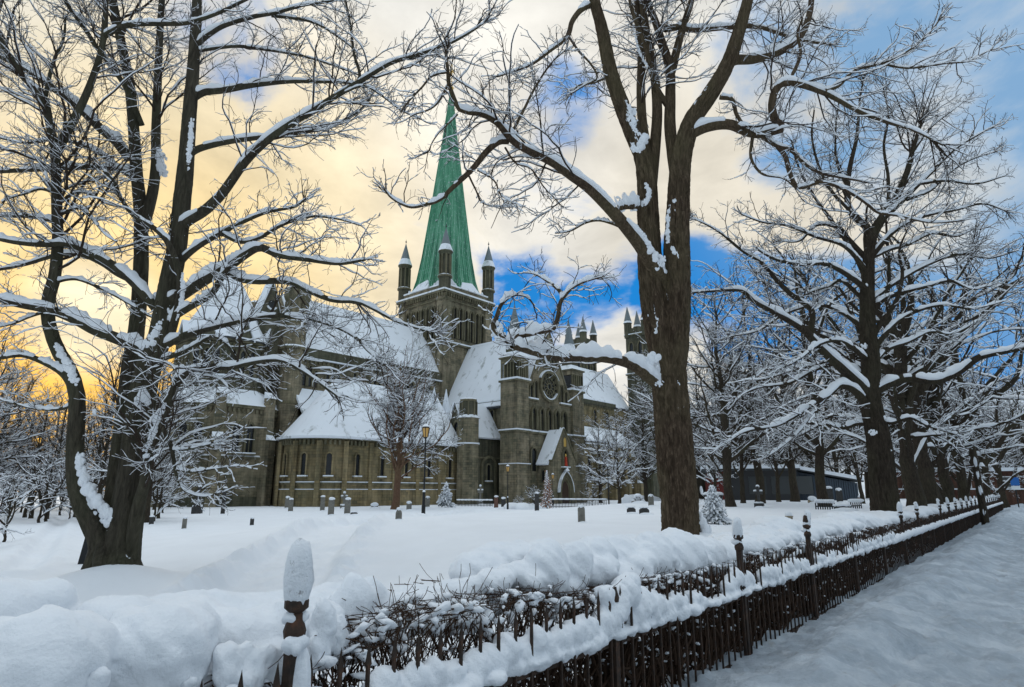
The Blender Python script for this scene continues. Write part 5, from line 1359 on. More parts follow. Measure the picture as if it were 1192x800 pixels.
def post_at(k):
    tall = k not in (1, 4, 5, 8, -1)
    x = k * US; h = (1.40 if tall else 1.22) - ZB
    b = MB(['iron']); b.box(x - .027, x + .027, -.027, .027, -0.25, h - .10)
    lathe(b, [(.0, h - .10), (.042, h - .10), (.047, h - .07), (.038, h - .04), (.032, h - .02), (.030, h), (0, h)], x, 0)
    p = b.build('post', fence)
    if tall:
        b = MB(['iron']); lathe(b, [(.026, h), (.05, h + .02), (.05, h + .05), (.03, h + .07), (.045, h + .10), (.03, h + .17), (.0, h + .20)], x, 0); b.build('finial', p)
        r = np.random.default_rng(k + 60); w = (0.80 + .2 * r.random()) if k else 1.06; bx, by = r.normal(0, .012, 2); hk = r.uniform(.75, 1.08) if k else 1.08; bx, by = (bx, by) if k else (.004, 0)
        prof = [(.0, h + .02), (.044 * w, h + .025), (.054 * w, h + .06), (.057 * w, h + .12), (.055 * w, h + .18), (.049 * w, h + .225), (.036 * w, h + .255), (.019, h + .272), (0, h + .277)]
        V, F_ = [], []
        for i, (rr, zz) in enumerate(prof):
            for j in range(12):
                a = j * math.pi / 6; q = 1 + (0.11 if k else .08) * r.normal() * (0 < i < len(prof) - 1); tz = (zz - h) * 4
                V.append((x + rr * q * math.cos(a) * 0.95 + bx * tz, rr * q * math.sin(a) + 0.004 + by * tz, h + (zz - h) * hk + 0.004 * r.normal()))
        n = len(prof); F_ = [(i * 12 + j, i * 12 + (j + 1) % 12, i * 12 + 12 + (j + 1) % 12, i * 12 + 12 + j) for i in range(n - 1) for j in range(12)]
        link_mesh('snow_cap', V, F_, M['snow_frost'], p, None, True)
        V2 = [lump((x + 0.01, 0.02, h - .02), .055, r, 1, 1, .62, 8, .2)]
        if k == 0: V2 += [lump((x - .01, -.02, h - .12), .045, r, 1.1, 1, .9, 9, .3), lump((x + .03, -.02, h - .3), .05, r, .9, .8, 3.4, 9, .25), lump((x + .02, .04, h - .6), .09, r, 1.2, 1, 1.2, 9, .2), lump((x + .1, .06, h - .72), .12, r, 1.3, 1, .7, 9, .2)]
        v, q = join(V2); link_mesh('snow_collar', v, q, M['snow_hedge'], p, None, True)
    return p


for k in range(-1, NPOST): post_at(k)
Xa, Xb = -2 * US, NPOST * US
b = MB(['iron']); b.box(Xa, Xb, -.008, .008, RAIL_Z - ZB - .045, RAIL_Z - ZB + .0); b.build('rail', fence)
b = MB(['iron']); b.box(Xa, Xb, -.018, .018, .0, .04); b.build('rail', fence)
b = MB(['iron']); h = PICK_Z - ZB                # a picket: bar with a spear point
b.box(-.0095, .0095, -.0135, -.0088 + .001, -.2, h - .07); b.box(-.0095, .0095, .0088, .0135, -.2, -.19)
b.V, b.F, b.I = [], [], []
b.box(-.0075, .0075, -.025, -.010, -.2, h - .07); b.add([(-.015, -.025, h - .07), (.015, -.025, h - .07), (.015, -.011, h - .07), (-.015, -.011, h - .07), (0, -.0185, h + .03), (0, -.0185, h - .09)], [(0, 1, 4), (1, 2, 4), (2, 3, 4), (3, 0, 4), (1, 0, 5), (2, 1, 5), (3, 2, 5), (0, 3, 5)])
pick0 = b.build('picket', fence)
PS = US / 17
xs = [Xa + PS * (i + .5) for i in range(int((Xb - Xa) / PS))]
near = [x for x in xs if x > -1.5][:100]; rest = [x for x in xs if x not in near]
for i, x in enumerate(near):
    c = pick0 if i == 0 else pick0.copy()
    if i: COL.objects.link(c); c.parent = fence
    c.location = (x, 0, 0)
pv_, pf_ = [tuple(v.co) for v in pick0.data.vertices], [tuple(p.vertices) for p in pick0.data.polygons]
V, F_ = [], []
for x in rest:
    b0 = len(V); V += [(a + x, c_, d) for a, c_, d in pv_]; F_ += [tuple(b0 + i for i in f) for f in pf_]
o = link_mesh('pickets', V, F_, M['iron'], fence); o['kind'] = 'stuff'


def snow_union(name, balls, voxel, parent, mat, smooth_it=6, noise=0.0, ns=9.0):
    """overlapping lumps of snow grown into one soft surface"""
    V, F_ = [], []
    bm = bmesh.new(); bmesh.ops.create_icosphere(bm, subdivisions=2, radius=1.0)
    bv = np.array([v.co for v in bm.verts]); bf = np.array([[v.index for v in f.verts] for f in bm.faces]); bm.free()
    parts = [(bv * np.array(s)[None] + np.array(c)[None], bf) for c, s in balls]
    V, T = join(parts)
    o = link_mesh(name, V, T, mat, parent, None, True)
    md = o.modifiers.new('r', 'REMESH'); md.mode = 'VOXEL'; md.voxel_size = voxel; md.use_smooth_shade = True
    sm = o.modifiers.new('s', 'SMOOTH'); sm.iterations = smooth_it; sm.factor = 0.6
    bpy.context.view_layer.update()
    dg = bpy.context.evaluated_depsgraph_get(); me = bpy.data.meshes.new_from_object(o.evaluated_get(dg))
    o.modifiers.clear(); old = o.data; o.data = me; bpy.data.meshes.remove(old); me.name = name
    if noise:
        co = np.zeros(len(me.vertices) * 3, np.float32); me.vertices.foreach_get('co', co); co = co.reshape(-1, 3)
        no = np.zeros(len(me.vertices) * 3, np.float32); me.vertices.foreach_get('normal', no); no = no.reshape(-1, 3)
        d = noise * (fbm(co[:, 0] * ns + co[:, 2] * 5, co[:, 1] * ns - co[:, 2] * ns * .8, 4, .55)); me.vertices.foreach_set('co', (co + no * d[:, None]).ravel())
    me.polygons.foreach_set('use_smooth', np.ones(len(me.polygons), bool)); me.update()
    return o


rs = np.random.default_rng(77)
fl = lambda u: u - U0                             # along-fence distance in the fence's own frame
balls = []
u = -1.0
while u < 16:
    amp = 0.55 + 0.45 * math.sin(u * 1.9 + 1.0) * math.sin(u * 0.7)
    balls.append(((fl(u), -.004 + rs.uniform(-.02, .03), RAIL_Z - ZB + .01 + rs.uniform(0, .03)), (.085, .045 + .03 * rs.random(), .026 + .055 * amp * rs.random())))
    if rs.random() < 0.15 + 0.5 * amp: balls.append(((fl(u), .015, RAIL_Z - ZB + .08 + .05 * rs.random()), (.08 + .05 * rs.random(), .07, .06 + .05 * rs.random())))
    u += rs.uniform(.045, .085)
for uu, zz, r in ((4.15, .98, .12), (4.3, 1.06, .13), (4.45, 1.14, .13), (4.55, 1.2, .10), (4.7, 1.04, .14), (4.9, 1.0, .12), (4.2, 1.16, .09), (5.05, .96, .10), (5.2, .95, .08), (6.6, 1.0, .10), (6.75, 1.03, .11), (6.9, 1.0, .10), (7.1, .97, .09), (2.9, .98, .09), (3.05, 1.0, .1), (3.2, .97, .09), (2.55, .95, .07), (5.6, .98, .07)):
    balls.append(((fl(uu), .035, zz - ZB), (r * 1.2, r * .85, r)))
snow_union('rail_snow', balls, .014, fence, M['snow_hedge'], 2, .028, 12)
balls = []; u = 16
while u < U0 + Xb:
    balls.append(((fl(u), -.01, RAIL_Z - ZB + .03 + rs.uniform(0, .03)), (.2, .09, .07 + .05 * rs.random()))); u += .16
snow_union('rail_snow', balls, .05, fence, M['snow_hedge'], 2)

# ------------------------------------------------------------------ hedge with its pillows of snow
hedge = empty('hedge', (*uv2xy(U0, FD), ZB), math.atan2(FU[1], FU[0]))
tag(hedge, 'bare clipped hedge behind the iron fence, bowed under thick rounded pillows of snow', 'hedge')


def hz_at(px, py, v):                             # point of a photo ray on the upright plane v = const -> fence frame
    r = ray(px, py); t = v / (r[0] * FV[0] + r[1] * FV[1]); p = np.array([0, 0, EYE]) + r * t
    return np.array([xy2uv(p[0], p[1])[0] - U0, v - FD, p[2] - ZB]), t


balls = []
def pillow(px, py, v, rx, rz, depth=.9):
    c, t = hz_at(px, py, v)
    r = ray(px, py); ang = math.atan2(r[0], r[1]); k = t * np.linalg.norm(r[:2]) / F
    g_ = 1.0 if px < 440 else 1.22; c[2] += 0.02 * (px > 440); balls.append((tuple(c), (rx * k * 1.15 * g_, rx * k * depth * g_, rz * k * g_)))
for a in ((45, 772, 2.72, 58, 46), (20, 800, 2.7, 60, 50), (80, 790, 2.72, 30, 30), (22, 706, 3.3, 38, 24), (-24, 716, 3.3, 50, 34), (62, 716, 3.35, 22, 12), (178, 762, 2.74, 54, 48), (150, 790, 2.7, 30, 44), (215, 745, 2.9, 30, 36),
          (130, 724, 3.2, 44, 20), (190, 720, 3.25, 66, 20), (260, 718, 3.25, 56, 20), (320, 714, 3.2, 52, 20), (388, 708, 3.15, 40, 26), (410, 715, 2.95, 26, 42), (350, 735, 2.85, 44, 34), (280, 740, 2.95, 50, 30), (425, 700, 3.2, 24, 26),
          (455, 708, 3.15, 20, 12), (480, 700, 3.2, 24, 13), (505, 708, 3.0, 18, 10), (525, 695, 3.1, 22, 14), (548, 690, 3.0, 16, 12), (560, 668, 3.3, 30, 20), (590, 658, 3.3, 34, 20), (600, 672, 2.95, 20, 13), (622, 680, 2.85, 18, 13), (575, 680, 2.95, 20, 12),
          (637, 668, 2.85, 20, 27), (634, 660, 3.1, 22, 22), (668, 660, 2.85, 20, 22), (690, 655, 2.95, 24, 22), (715, 655, 3.1, 30, 22), (700, 668, 2.8, 18, 15), (745, 662, 2.85, 18, 14), (760, 652, 2.9, 24, 22), (785, 648, 2.95, 30, 22), (812, 652, 2.95, 28, 20), (740, 650, 3.2, 34, 18), (795, 655, 2.8, 14, 14),
          (836, 650, 2.9, 22, 14), (858, 640, 3.1, 24, 12), (880, 632, 3.2, 26, 14), (895, 640, 2.9, 16, 12), (905, 622, 3.3, 26, 14), (930, 628, 3.1, 24, 14), (955, 622, 3.1, 22, 12), (978, 612, 3.3, 22, 11), (1000, 612, 3.1, 20, 10)):
    pillow(*a)
u = 0.2
while u < 16:                                     # the lower, lumpy layer bedding the pillows in the twigs
    dip = math.exp(-((u - 2.75) / .75) ** 2)
    for _ in range(2):
        v = rs.uniform(2.85, 3.55); r = rs.uniform(.08, .2) * (1 - .45 * dip)
        if u < 1.0: v = max(v, 3.1)
        balls.append(((fl(u), v - FD, 1.17 - ZB + rs.uniform(-.04, .07) - .06 * dip), (r * 1.5, r * 1.2, r * .75)))
    u += .10
snow_union('snow_cap', balls, .02, hedge, M['snow_hedge'], 2, .045, 7)
balls = []; u = 15.6
while u < 70:
    for _ in range(3):
        r = rs.uniform(.14, .27); balls.append(((fl(u) + rs.uniform(-.2, .2), rs.uniform(2.85, 3.6) - FD, 1.18 - ZB + rs.uniform(-.02, .07)), (r * 1.5, r * 1.2, r * .72)))
    u += .22
snow_union('snow_cap', balls, .06, hedge, M['snow_hedge'], 4, .02, 5)
# twigs
def hedge_twigs(n, u0, u1, rr, z0=(0.0, .5), lift=1.0):
    U = rs.uniform(u0, u1, n); Vv = np.where(rs.random(n) < .6, rs.uniform(2.60, 2.85, n), rs.uniform(2.6, 3.4, n)); Z = rs.uniform(*z0, n)
    K = 6; P = np.zeros((n, K, 3)); P[:, 0] = np.stack([U - U0, Vv - FD, Z], 1)
    d = np.stack([rs.normal(0, .42, n), rs.normal(0, .35, n), np.full(n, 1.0) * lift], 1); ln = rs.uniform(.25, .75, n)[:, None] / (K - 1)
    for k in range(1, K):
        d = d + rs.normal(0, .22, (n, 3)); d /= np.linalg.norm(d, axis=1, keepdims=True); P[:, k] = P[:, k - 1] + d * ln
    top = np.where(U < 1.5, 1.02, np.where((U > 2.1) & (U < 3.6), 1.22, 1.13))[:, None] - ZB; P[..., 2] = np.minimum(P[..., 2], top + .06 * rs.random((n, 1))); P[..., 1] = np.maximum(P[..., 1], .06 + .03 * rs.random((n, 1)))
    R = np.full((n, K), rr) * rs.uniform(.6, 1.6, (n, 1)) * np.linspace(1, .5, K)[None]
    return P, R
Pa, Ra = hedge_twigs(4200, -.6, 14, .0045, (0.0, .72))
Pb, Rb = hedge_twigs(620, 1.6, 5.5, .0030, (.72, .92)); Pb2, Rb2 = spawn(rs, Pb, Rb, 6.0, .2, .5, (25, 60), 5, .2, .1, .006, .002, .25, .06)
Pc, Rc = hedge_twigs(5200, 14, 70, .010, (0.0, .75))
Pd, Rd = hedge_twigs(1600, -.6, 14, .012, (-.1, .2))
V, Q = join([tubes(Pa, Ra, 4), tubes(Pb, Rb, 4), tubes(Pb2, Rb2, 3), tubes(Pc, Rc, 3), tubes(Pd, Rd, 4)])
o = link_mesh('twigs', V, Q, M['twig_hedge'], hedge, None, True); o['kind'] = 'stuff'
# small clots of snow hanging in the twigs
bm = bmesh.new(); bmesh.ops.create_icosphere(bm, subdivisions=1, radius=1.0); bv = np.array([v.co for v in bm.verts]); bf = np.array([[v.index for v in f.verts] for f in bm.faces]); bm.free()
parts = []
for PP, n in ((Pa, 3400), (Pb, 420), (Pc, 1200)):
    for i in rs.integers(0, len(PP), n):
        c = PP[i, rs.integers(1, 6)]; r = rs.uniform(.006, .024) * (1.6 if PP is Pc else 1)
        if c[2] > .8: r *= 1.5
        a_ = rs.uniform(0, 6.28); e_ = np.array([math.cos(a_), math.sin(a_), rs.normal() * .5]); b1 = bv * (1 + .34 * rs.normal(size=(len(bv), 1))) * r * np.array([.9, .9, .62]); parts.append((b1 + (bv @ e_)[:, None] * e_[None] * r * rs.uniform(0, 1.1) + c, bf))
V, Q = join(parts); o = link_mesh('snow_clots', V, Q, M['snow_hedge'], hedge, None, True); o['kind'] = 'stuff'
# the snow-smothered shoots beside the first post
balls = []
for px, py, v, rx, rz in ((268, 768, 2.62, 16, 18), (285, 758, 2.62, 14, 12), (300, 772, 2.6, 18, 20), (318, 760, 2.6, 12, 10), (262, 790, 2.6, 12, 14), (322, 782, 2.6, 10, 14), (292, 792, 2.58, 16, 14), (115, 792, 2.55, 10, 12), (220, 795, 2.56, 8, 8), (376, 735, 2.66, 14, 36), (396, 740, 2.7, 10, 26), (365, 760, 2.62, 8, 20)):
    pillow(px, py, v, rx, rz, .8)
snow_union('snow_clumps', balls, .014, hedge, M['snow_hedge'], 3, .035, 14)

# ------------------------------------------------------------------ street furniture


def street_lamp(px, py, h, label, Y=None):
    p = ground_at(px, py) if Y is None else on_ground(px, Y)
    o = empty('street_lamp', p); tag(o, label, 'street lamp')
    b = MB(['iron_black', 'snow']); lathe(b, [(.11, -.1), (.11, .5), (.085, .55), (.075, 1.2), (.05, 1.3), (.038, h - .7), (.09, h - .66), (.09, h - .6), (.0, h - .6)], 0, 0, 8)
    b.frustum(0, 0, .09, .06, 1.24, 1.36, 8, 1); b.box(-.3, .3, -.02, .02, h - 1.0, h - .96); b.build('pole', o)
    b = MB(['iron_black', 'amber', 'snow']); b.frustum(0, 0, .13, .22, h - .6, h - .1, 6, 1)
    for i in range(6):
        a = math.pi / 6 + i * math.pi / 3; v = [np.array((r * math.cos(a), r * math.sin(a), z)) for r, z in ((.13, h - .6), (.22, h - .1))]; t = np.array((-math.sin(a), math.cos(a), 0)) * .018
        ex = np.array((math.cos(a), math.sin(a), 0)) * .02
        b.add([v[0] - t, v[0] + t, v[0] + t + ex, v[0] - t + ex, v[1] - t, v[1] + t, v[1] + t + ex, v[1] - t + ex], [(0, 1, 5, 4), (1, 2, 6, 5), (2, 3, 7, 6), (3, 0, 4, 7)], 0)
    b.frustum(0, 0, .26, .07, h - .1, h + .1, 6, 0); b.frustum(0, 0, .03, .02, h + .1, h + .3, 6, 0); b.frustum(0, 0, .25, .06, h - .02, h + .16, 6, 2)
    b.build('lantern', o); return o


street_lamp(493, 611, 4.9, 'tall black street lamp with amber lantern beside the trodden path', 36)
street_lamp(591, 590, 4.6, 'black street lamp before the left corner turret of the gable front', 70)
street_lamp(644, 580, 4.2, 'slim lamp with amber lantern standing at the porch', 88)
p = on_ground(709, 72); o = empty('path_post', p); tag(o, 'thin dark metal post beside the snow-white young tree', 'post'); b = MB(['iron_black', 'snow']); lathe(b, [(.08, -.2), (.08, .8), (.05, .9), (.045, 4.0), (.09, 4.05), (.09, 4.25), (0, 4.3)], 0, 0, 8); b.frustum(0, 0, .1, .03, 4.26, 4.42, 8, 1); b.build('post', o)
# leaning wooden pole
p = np.array([*at(1147, 607, 31)[:2], PAVE - .15]); o = empty('wooden_pole', p); tag(o, 'tall weathered wooden pole leaning over the fence, snow clinging to its side', 'pole')
top = at(1105, 372, 31.0) - p
V, Q = tubes(np.linspace((0, 0, 0), top, 12)[None], np.linspace(.17, .10, 12)[None], 10); link_mesh('shaft', V, Q, M['bark_back'], o, None, True)
b = MB(['iron', 'snow']); c = top * .28; b.box(c[0] - .5, c[0] + .2, c[1] - .09, c[1] - .05, c[2], c[2] + .06); b.frustum(c[0] + .2, c[1] - .15, .14, .05, c[2] + .0, c[2] + .18, 8, 1); b.build('bracket', o)
for f, r in ((.07, .10), (.17, .12), (.24, .10), (.30, .12)): v, q = lump(tuple(top * f + np.array((-.04, -.11, 0))), r, rs, .7, .5, 2.2, 8, .25); link_mesh('snow_patch', v, q, M['snow_branch'], o, None, True)
# blue sign
p = on_ground(1186, 58); p[2] = PAVE - .1; o = empty('road_sign', p, math.radians(-8)); tag(o, 'small blue road sign over a pale plate, on a dark post where the fence ends', 'sign')
M['sign_blue'] = new_mat('sign_blue', (0.02, 0.13, 0.42), 0.5); M['sign_white'] = new_mat('sign_white', (0.75, 0.77, 0.78), 0.5)
b = MB(['iron_black']); b.frustum(0, 0, .05, .05, -.2, 2.9, 8); b.build('post', o)
b = MB(['sign_blue', 'sign_white']); b.box(-.36, .36, -.09, -.05, 2.15, 2.88, 0)
b.box(-.36, .36, -.085, -.05, 1.78, 2.12, 1)
b.build('sign_plate', o)

# ------------------------------------------------------------------ graves
GR = 'gravestones in the churchyard'


def grave(px, py, hpx, wpx, kind, mat, label, Y=None, tilt=0.0, snow=1.0):
    p = ground_at(px, py) if Y is None else on_ground(px, Y)
    k = p[1] / (F * 1.03); h, w = max(hpx * k, .25), max(wpx * k, .2); d = min(.22, w * .5)
    o = empty('gravestone', p, math.radians(rs.uniform(-18, 18)) + math.atan2(-p[0], p[1]) * .6); o.rotation_euler[1] = tilt
    tag(o, label, 'gravestone', GR); b = MB([mat]); s = MB(['snow']); z0 = -.5
    if kind == 'round':
        b.arch((0, -d / 2, z0), (1, 0, 0), (0, 1, 0), w, h - z0, 'round', d, 0); top = h
        vs, fs = lump((0, 0, h - w * .08), w * .52, rs, 1.0, .6, .62 * snow, 9, .15)
    elif kind == 'pointed':
        b.arch((0, -d / 2, z0), (1, 0, 0), (0, 1, 0), w, h - z0, 'pointed', d, 0); vs, fs = lump((0, 0, h - w * .05), w * .42, rs, 1, .7, .8 * snow, 9, .15)
    elif kind == 'slab':
        b.extrude([(-w / 2, -d / 2, z0), (w / 2, -d / 2, z0), (w * .47, -d / 2, h * .93), (w * .28, -d / 2, h), (-w * .28, -d / 2, h), (-w * .47, -d / 2, h * .93)], (0, d, 0)); vs, fs = lump((0, 0, h + w * .08), w * .52, rs, 1, .65, .55 * snow, 9, .15)
    elif kind == 'obelisk':
        b.box(-w * .9, w * .9, -w * .9, w * .9, z0, h * .22); b.box(-w * .7, w * .7, -w * .7, w * .7, h * .22, h * .32); b.frustum(0, 0, w * .62, w * .36, h * .32, h * .92, 4, 0, math.pi / 4); b.frustum(0, 0, w * .36, .02, h * .92, h, 4, 0, math.pi / 4)
        v1 = lump((0, 0, h * .97), w * .42, rs, 1, 1, 1.1, 8, .15); v2 = [lump((sx * w * .68, 0, h * .26), w * .45, rs, .7, 1.6, .7, 8, .15) for sx in (-1, 1)]; vs, fs = join([v1] + v2)
    elif kind == 'cross':
        b.box(-w * .5, w * .5, -d, d, z0, h * .2); b.box(-w * .14, w * .14, -d * .5, d * .5, h * .2, h); b.box(-w * .45, w * .45, -d * .48, d * .48, h * .62, h * .76); vs, fs = join([lump((0, 0, h), w * .2, rs, 1, 1, 1, 8), lump((-w * .3, 0, h * .79), w * .2, rs, 1.1, .8, .7, 8), lump((w * .3, 0, h * .79), w * .2, rs, 1.1, .8, .7, 8), lump((0, 0, h * .22), w * .55, rs, 1, .7, .3, 8)])
    elif kind == 'tomb':
        d = w * .6; b.box(-w / 2, w / 2, -d / 2, d / 2, z0, h); b.box(-w * .54, w * .54, -d * .56, d * .56, h, h + .08); vs, fs = join([lump((x * w, 0, h + .12), w * .3, rs, 1, .95, .5, 9, .15) for x in (-.3, 0, .28)])
    elif kind == 'low':
        d = w * .35; b.extrude([(-w / 2, -d / 2, z0), (w / 2, -d / 2, z0), (w / 2, -d / 2, h * .7), (w * .25, -d / 2, h), (-w * .25, -d / 2, h), (-w / 2, -d / 2, h * .7)], (0, d, 0)); vs, fs = join([lump((x * w, 0, h + .02), w * .24, rs, 1.1, 1, .45 * snow, 9, .15) for x in (-.3, -.05, .25)])
    elif kind == 'ring':
        b.box(-w * .6, w * .6, -d, d, z0, h * .3); b.arch((0, -d * .5, h * .3), (1, 0, 0), (0, 1, 0), w * .8, h * .7, 'round', d, 0, w * .16, 8); vs, fs = join([lump((0, 0, h), w * .34, rs, 1, .7, .5, 8), lump((-w * .45, 0, h * .34), w * .2, rs, 1, 1, .6, 8), lump((w * .45, 0, h * .34), w * .2, rs, 1, 1, .6, 8), lump((-w * .3, 0, h * .75), w * .14, rs, .8, 1, 1.5, 8), lump((w * .3, 0, h * .75), w * .14, rs, .8, 1, 1.5, 8)])
    elif kind == 'planter':
        b.frustum(0, 0, w * .42, w * .5, z0, h * .6, 10); b.frustum(0, 0, w * .56, w * .56, h * .6, h * .72, 10); vs, fs = lump((0, 0, h * .85), w * .5, rs, 1, 1, .9, 9, .12)
    b.build('stone', o)
    # a drift on the windward side
    dv, df = lump((w * .15, -d * .3, -.02), w * .75, rs, 1.1, .9, .35, 9, .15); link_mesh('snow_drift', dv, df, M['snow_branch'], o, None, True)
    link_mesh('snow_cap', vs, fs, M['snow_branch'], o, None, True)
    return o


for a in ((176, 611, 9, 5, 'slab', 'grave_dark', 'small dark stone half hidden behind the foot of the old many-stemmed tree'),
          (214, 616, 12, 5, 'slab', 'grave_grey', 'narrow grey slab in the open snow just right of the old many-stemmed tree'),
          (293, 612, 8, 4.5, 'slab', 'grave_dark', 'lone small stone with a white cap in the open snow before the octagon'),
          (229, 598, 33, 5.5, 'obelisk', 'grave_dark', 'dark snow-capped obelisk on a square base before the octagon'),
          (259, 599, 30, 4.6, 'slab', 'grave_dark', 'tall narrow dark slab before the octagon buttress, right of the obelisk'),
          (334, 592, 13, 5, 'round', 'grave_grey', 'capped grey stone partly behind another at the left end of the round apse'),
          (338, 596, 14, 5, 'slab', 'grave_grey', 'front stone of the overlapping pair at the left end of the round apse'),
          (356, 590, 12, 13, 'ring', 'grave_grey', 'snowy ring-shaped monument before the round apse'),
          (375, 595, 16, 5, 'slab', 'grave_grey', 'slim capped stone right of the ring-shaped monument'),
          (385, 600, 18, 7, 'slab', 'grave_grey', 'broad tall grey stone with a thick cap before the middle of the apse'),
          (400, 592, 18, 8, 'cross', 'grave_grey', 'snowy stone cross before the apse wall'),
          (404, 599, 17, 6.5, 'slab', 'grave_grey', 'capped grey stone standing just in front of the snowy cross'),
          (412, 600, 3, 8, 'low', 'grave_dark', 'dark flat stone barely showing right of the snowy cross'),
          (436, 592, 5, 8, 'round', 'grave_grey', 'low rounded stone almost buried near the reddish-barked tree'),
          (464, 605, 12, 6, 'pointed', 'grave_grey', 'pointed stone with a bronze plaque below the reddish-barked tree'),
          (471, 587, 12, 4.5, 'slab', 'grave_grey', 'thin stone against the wall right of the reddish-barked tree'),
          (476, 594, 9, 6, 'round', 'grave_grey', 'short rounded stone between the reddish-barked tree and the tall lamp'),
          (497.5, 591, 12, 5, 'round', 'grave_grey', 'capped stone close behind the tall lamp by the path'),
          (559, 588, 22, 7, 'cross', 'grave_grey', 'tall white-capped cross before the side chapel'),
          (577.5, 592, 13, 5, 'slab', 'grave_red', 'reddish brown slab before the wall left of the corner turret'),
          (586, 591, 11, 5, 'round', 'grave_dark', 'dark rounded stone beside the reddish brown slab'),
          (625, 595, 20, 3.6, 'slab', 'grave_dark', 'narrow dark upright slab among the snowy bushes left of the russet tree'),
          (677, 608, 18, 7.5, 'round', 'grave_grey', 'single round-topped grey stone in the open snow before the porch'),
          (729, 585, 9, 4.5, 'slab', 'grave_grey', 'thin stone beside the trunk of the snow-white young tree'),
          (743, 586, 9, 12, 'ring', 'grave_grey', 'snow-arched monument before the nave buttresses'),
          (758, 589, 12, 6, 'round', 'grave_grey', 'grey rounded stone close left of the furrowed trunk'),
          (735, 598, 4, 10, 'low', 'grave_dark', 'low snow-covered kerb stone left of the furrowed trunk'),
          (750, 599, 4, 11, 'low', 'grave_dark', 'low snow-covered kerb stone nearest the furrowed trunk'),
          (919, 608, 9, 8, 'planter', 'grave_tan', 'pale stone urn heaped with snow in the open churchyard on the right'),
          (884, 591, 24, 10, 'cross', 'grave_dark', 'thick dark stone cross topped with snow, before the pavilion'),
          (831, 587, 9, 20, 'tomb', 'grave_dark', 'broad dark chest tomb behind the small snowy spruce'),
          (851, 581, 11, 4.5, 'slab', 'grave_dark', 'narrow dark stone left of the blue barrel'),
          (869, 582, 10, 6, 'round', 'grave_dark', 'dark rounded stone right of the blue barrel'),
          (907, 582, 7, 13, 'round', 'grave_dark', 'wide low arched stone under a white cap, right of the thick dark cross'),
          (906, 579, 12, 5, 'slab', 'grave_dark', 'dark upright stone behind the wide low arched one'),
          (924, 581, 4, 14, 'low', 'grave_dark', 'long low snow-topped stone before the middle of the pavilion'),
          (946, 586, 6, 10, 'round', 'grave_tan', 'low brownish arched stone beside the tall tree among the graves'),
          (967, 587, 18, 7, 'slab', 'grave_dark', 'tall dark brown stone at the foot of the tall tree among the graves'),
          (978, 585, 15, 6.5, 'round', 'grave_dark', 'dark stone with a thick cap, right beside the tall brown one'),
          (993, 582, 11, 11, 'round', 'grave_dark', 'broad dark round-topped stone before the right end of the pavilion'),
          (1003, 585, 6, 7, 'slab', 'grave_red', 'low reddish stone next to the broad round-topped one'),
          (981, 595, 6, 18, 'low', 'grave_dark', 'wide low dark headstone set into the low iron grave railing'),
          (1059, 582, 13, 5, 'slab', 'grave_dark', 'dark upright stone just right of the wide fence tree'),
          (1067, 583, 11, 7, 'round', 'grave_dark', 'dark rounded stone, farther right of the wide fence tree'),
          (1048, 580, 4, 12, 'low', 'grave_dark', 'low snow-topped stone behind the wide fence tree'),
          (1020, 588, 4, 8, 'low', 'grave_dark', 'squat dark stone left of the trunk of the wide fence tree')):
    grave(*a)
grave(663, 655, 76, 15, 'round', 'grave_grey', 'round-topped stone with a deep snow cap, rising right behind the hedge pillows', Y=9.0, snow=1.6)
# the dark post by the old tree
p = on_ground(98, 17.5, 640); o = empty('marker_post', p); tag(o, 'black marker post leaning behind the old many-stemmed tree', 'post'); b = MB(['iron_black', 'snow']); b.box(-.09, .05, -.05, .05, -.2, .95); b.box(.10, .18, -.03, .03, -.2, .7); b.box(-.1, .06, -.06, .06, .95, 1.05, 1); o2 = b.build('post', o); o.rotation_euler = (0, .12, .3)


def railing(p0, p1, h, label, n=24, group=None):
    p0, p1 = np.array(p0), np.array(p1); o = empty('grave_railing', p0, math.atan2(p1[1] - p0[1], p1[0] - p0[0])); tag(o, label, 'railing', group); L = np.linalg.norm((p1 - p0)[:2]); b = MB(['iron_black'])
    for z in (.15, h): b.box(0, L, -.025, .025, z - .03, z + .03)
    for i in range(n + 1): x = L * i / n; b.box(x - .025, x + .025, -.022, .022, -.4, h - .031)
    b.build('bars', o); v, q = join([lump((L * (i + .5) / 10, 0, h + .06), L / 14, rs, 1, .18 / (L / 14), .10 / (L / 14), 7) for i in range(10)]); link_mesh('snow_cap', v, q, M['snow_branch'], o, None, True)


railing(on_ground(532, 84), on_ground(573, 82), .75, 'iron railing before the side chapel')
railing(on_ground(636, 76), on_ground(706, 74), .95, 'long snow-topped railing before the porch', 40)
railing(ground_at(950, 593), ground_at(972, 593.5), .35, 'low iron railing left of the wide low headstone', 8); railing(ground_at(991, 592.5), ground_at(1003, 592), .35, 'low iron railing right of the wide low headstone', 5)


def heap(px, Y, w, h, label, name='snow_heap'):
    p = on_ground(px, Y); v, q = join([lump((rs.uniform(-.5, .5) * w, rs.uniform(-.2, .2) * w, 0), h * rs.uniform(.6, 1), rs, 1.5, 1.2, .9, 9, .2) for _ in range(6)])
    o = link_mesh(name, v, q, M['snow_branch'], None, None, True); o.location = tuple(p); tag(o, label, 'snow heap', 'snow heaps by the graves')


for px, Y, w, h, lab in ((275, 84, 3.0, .8, 'rounded snow heap at the foot of the octagon buttress'), (608, 72, 3.2, .8, 'white heap of buried shrubs left of the russet tree'), (617, 70, 2.4, .9, 'second white heap of buried shrubs, nearest the russet tree'), (748, 80, 3.5, 1.2, 'snow heap before the nave wall beside the furrowed trunk')): heap(px, Y, w, h, lab)


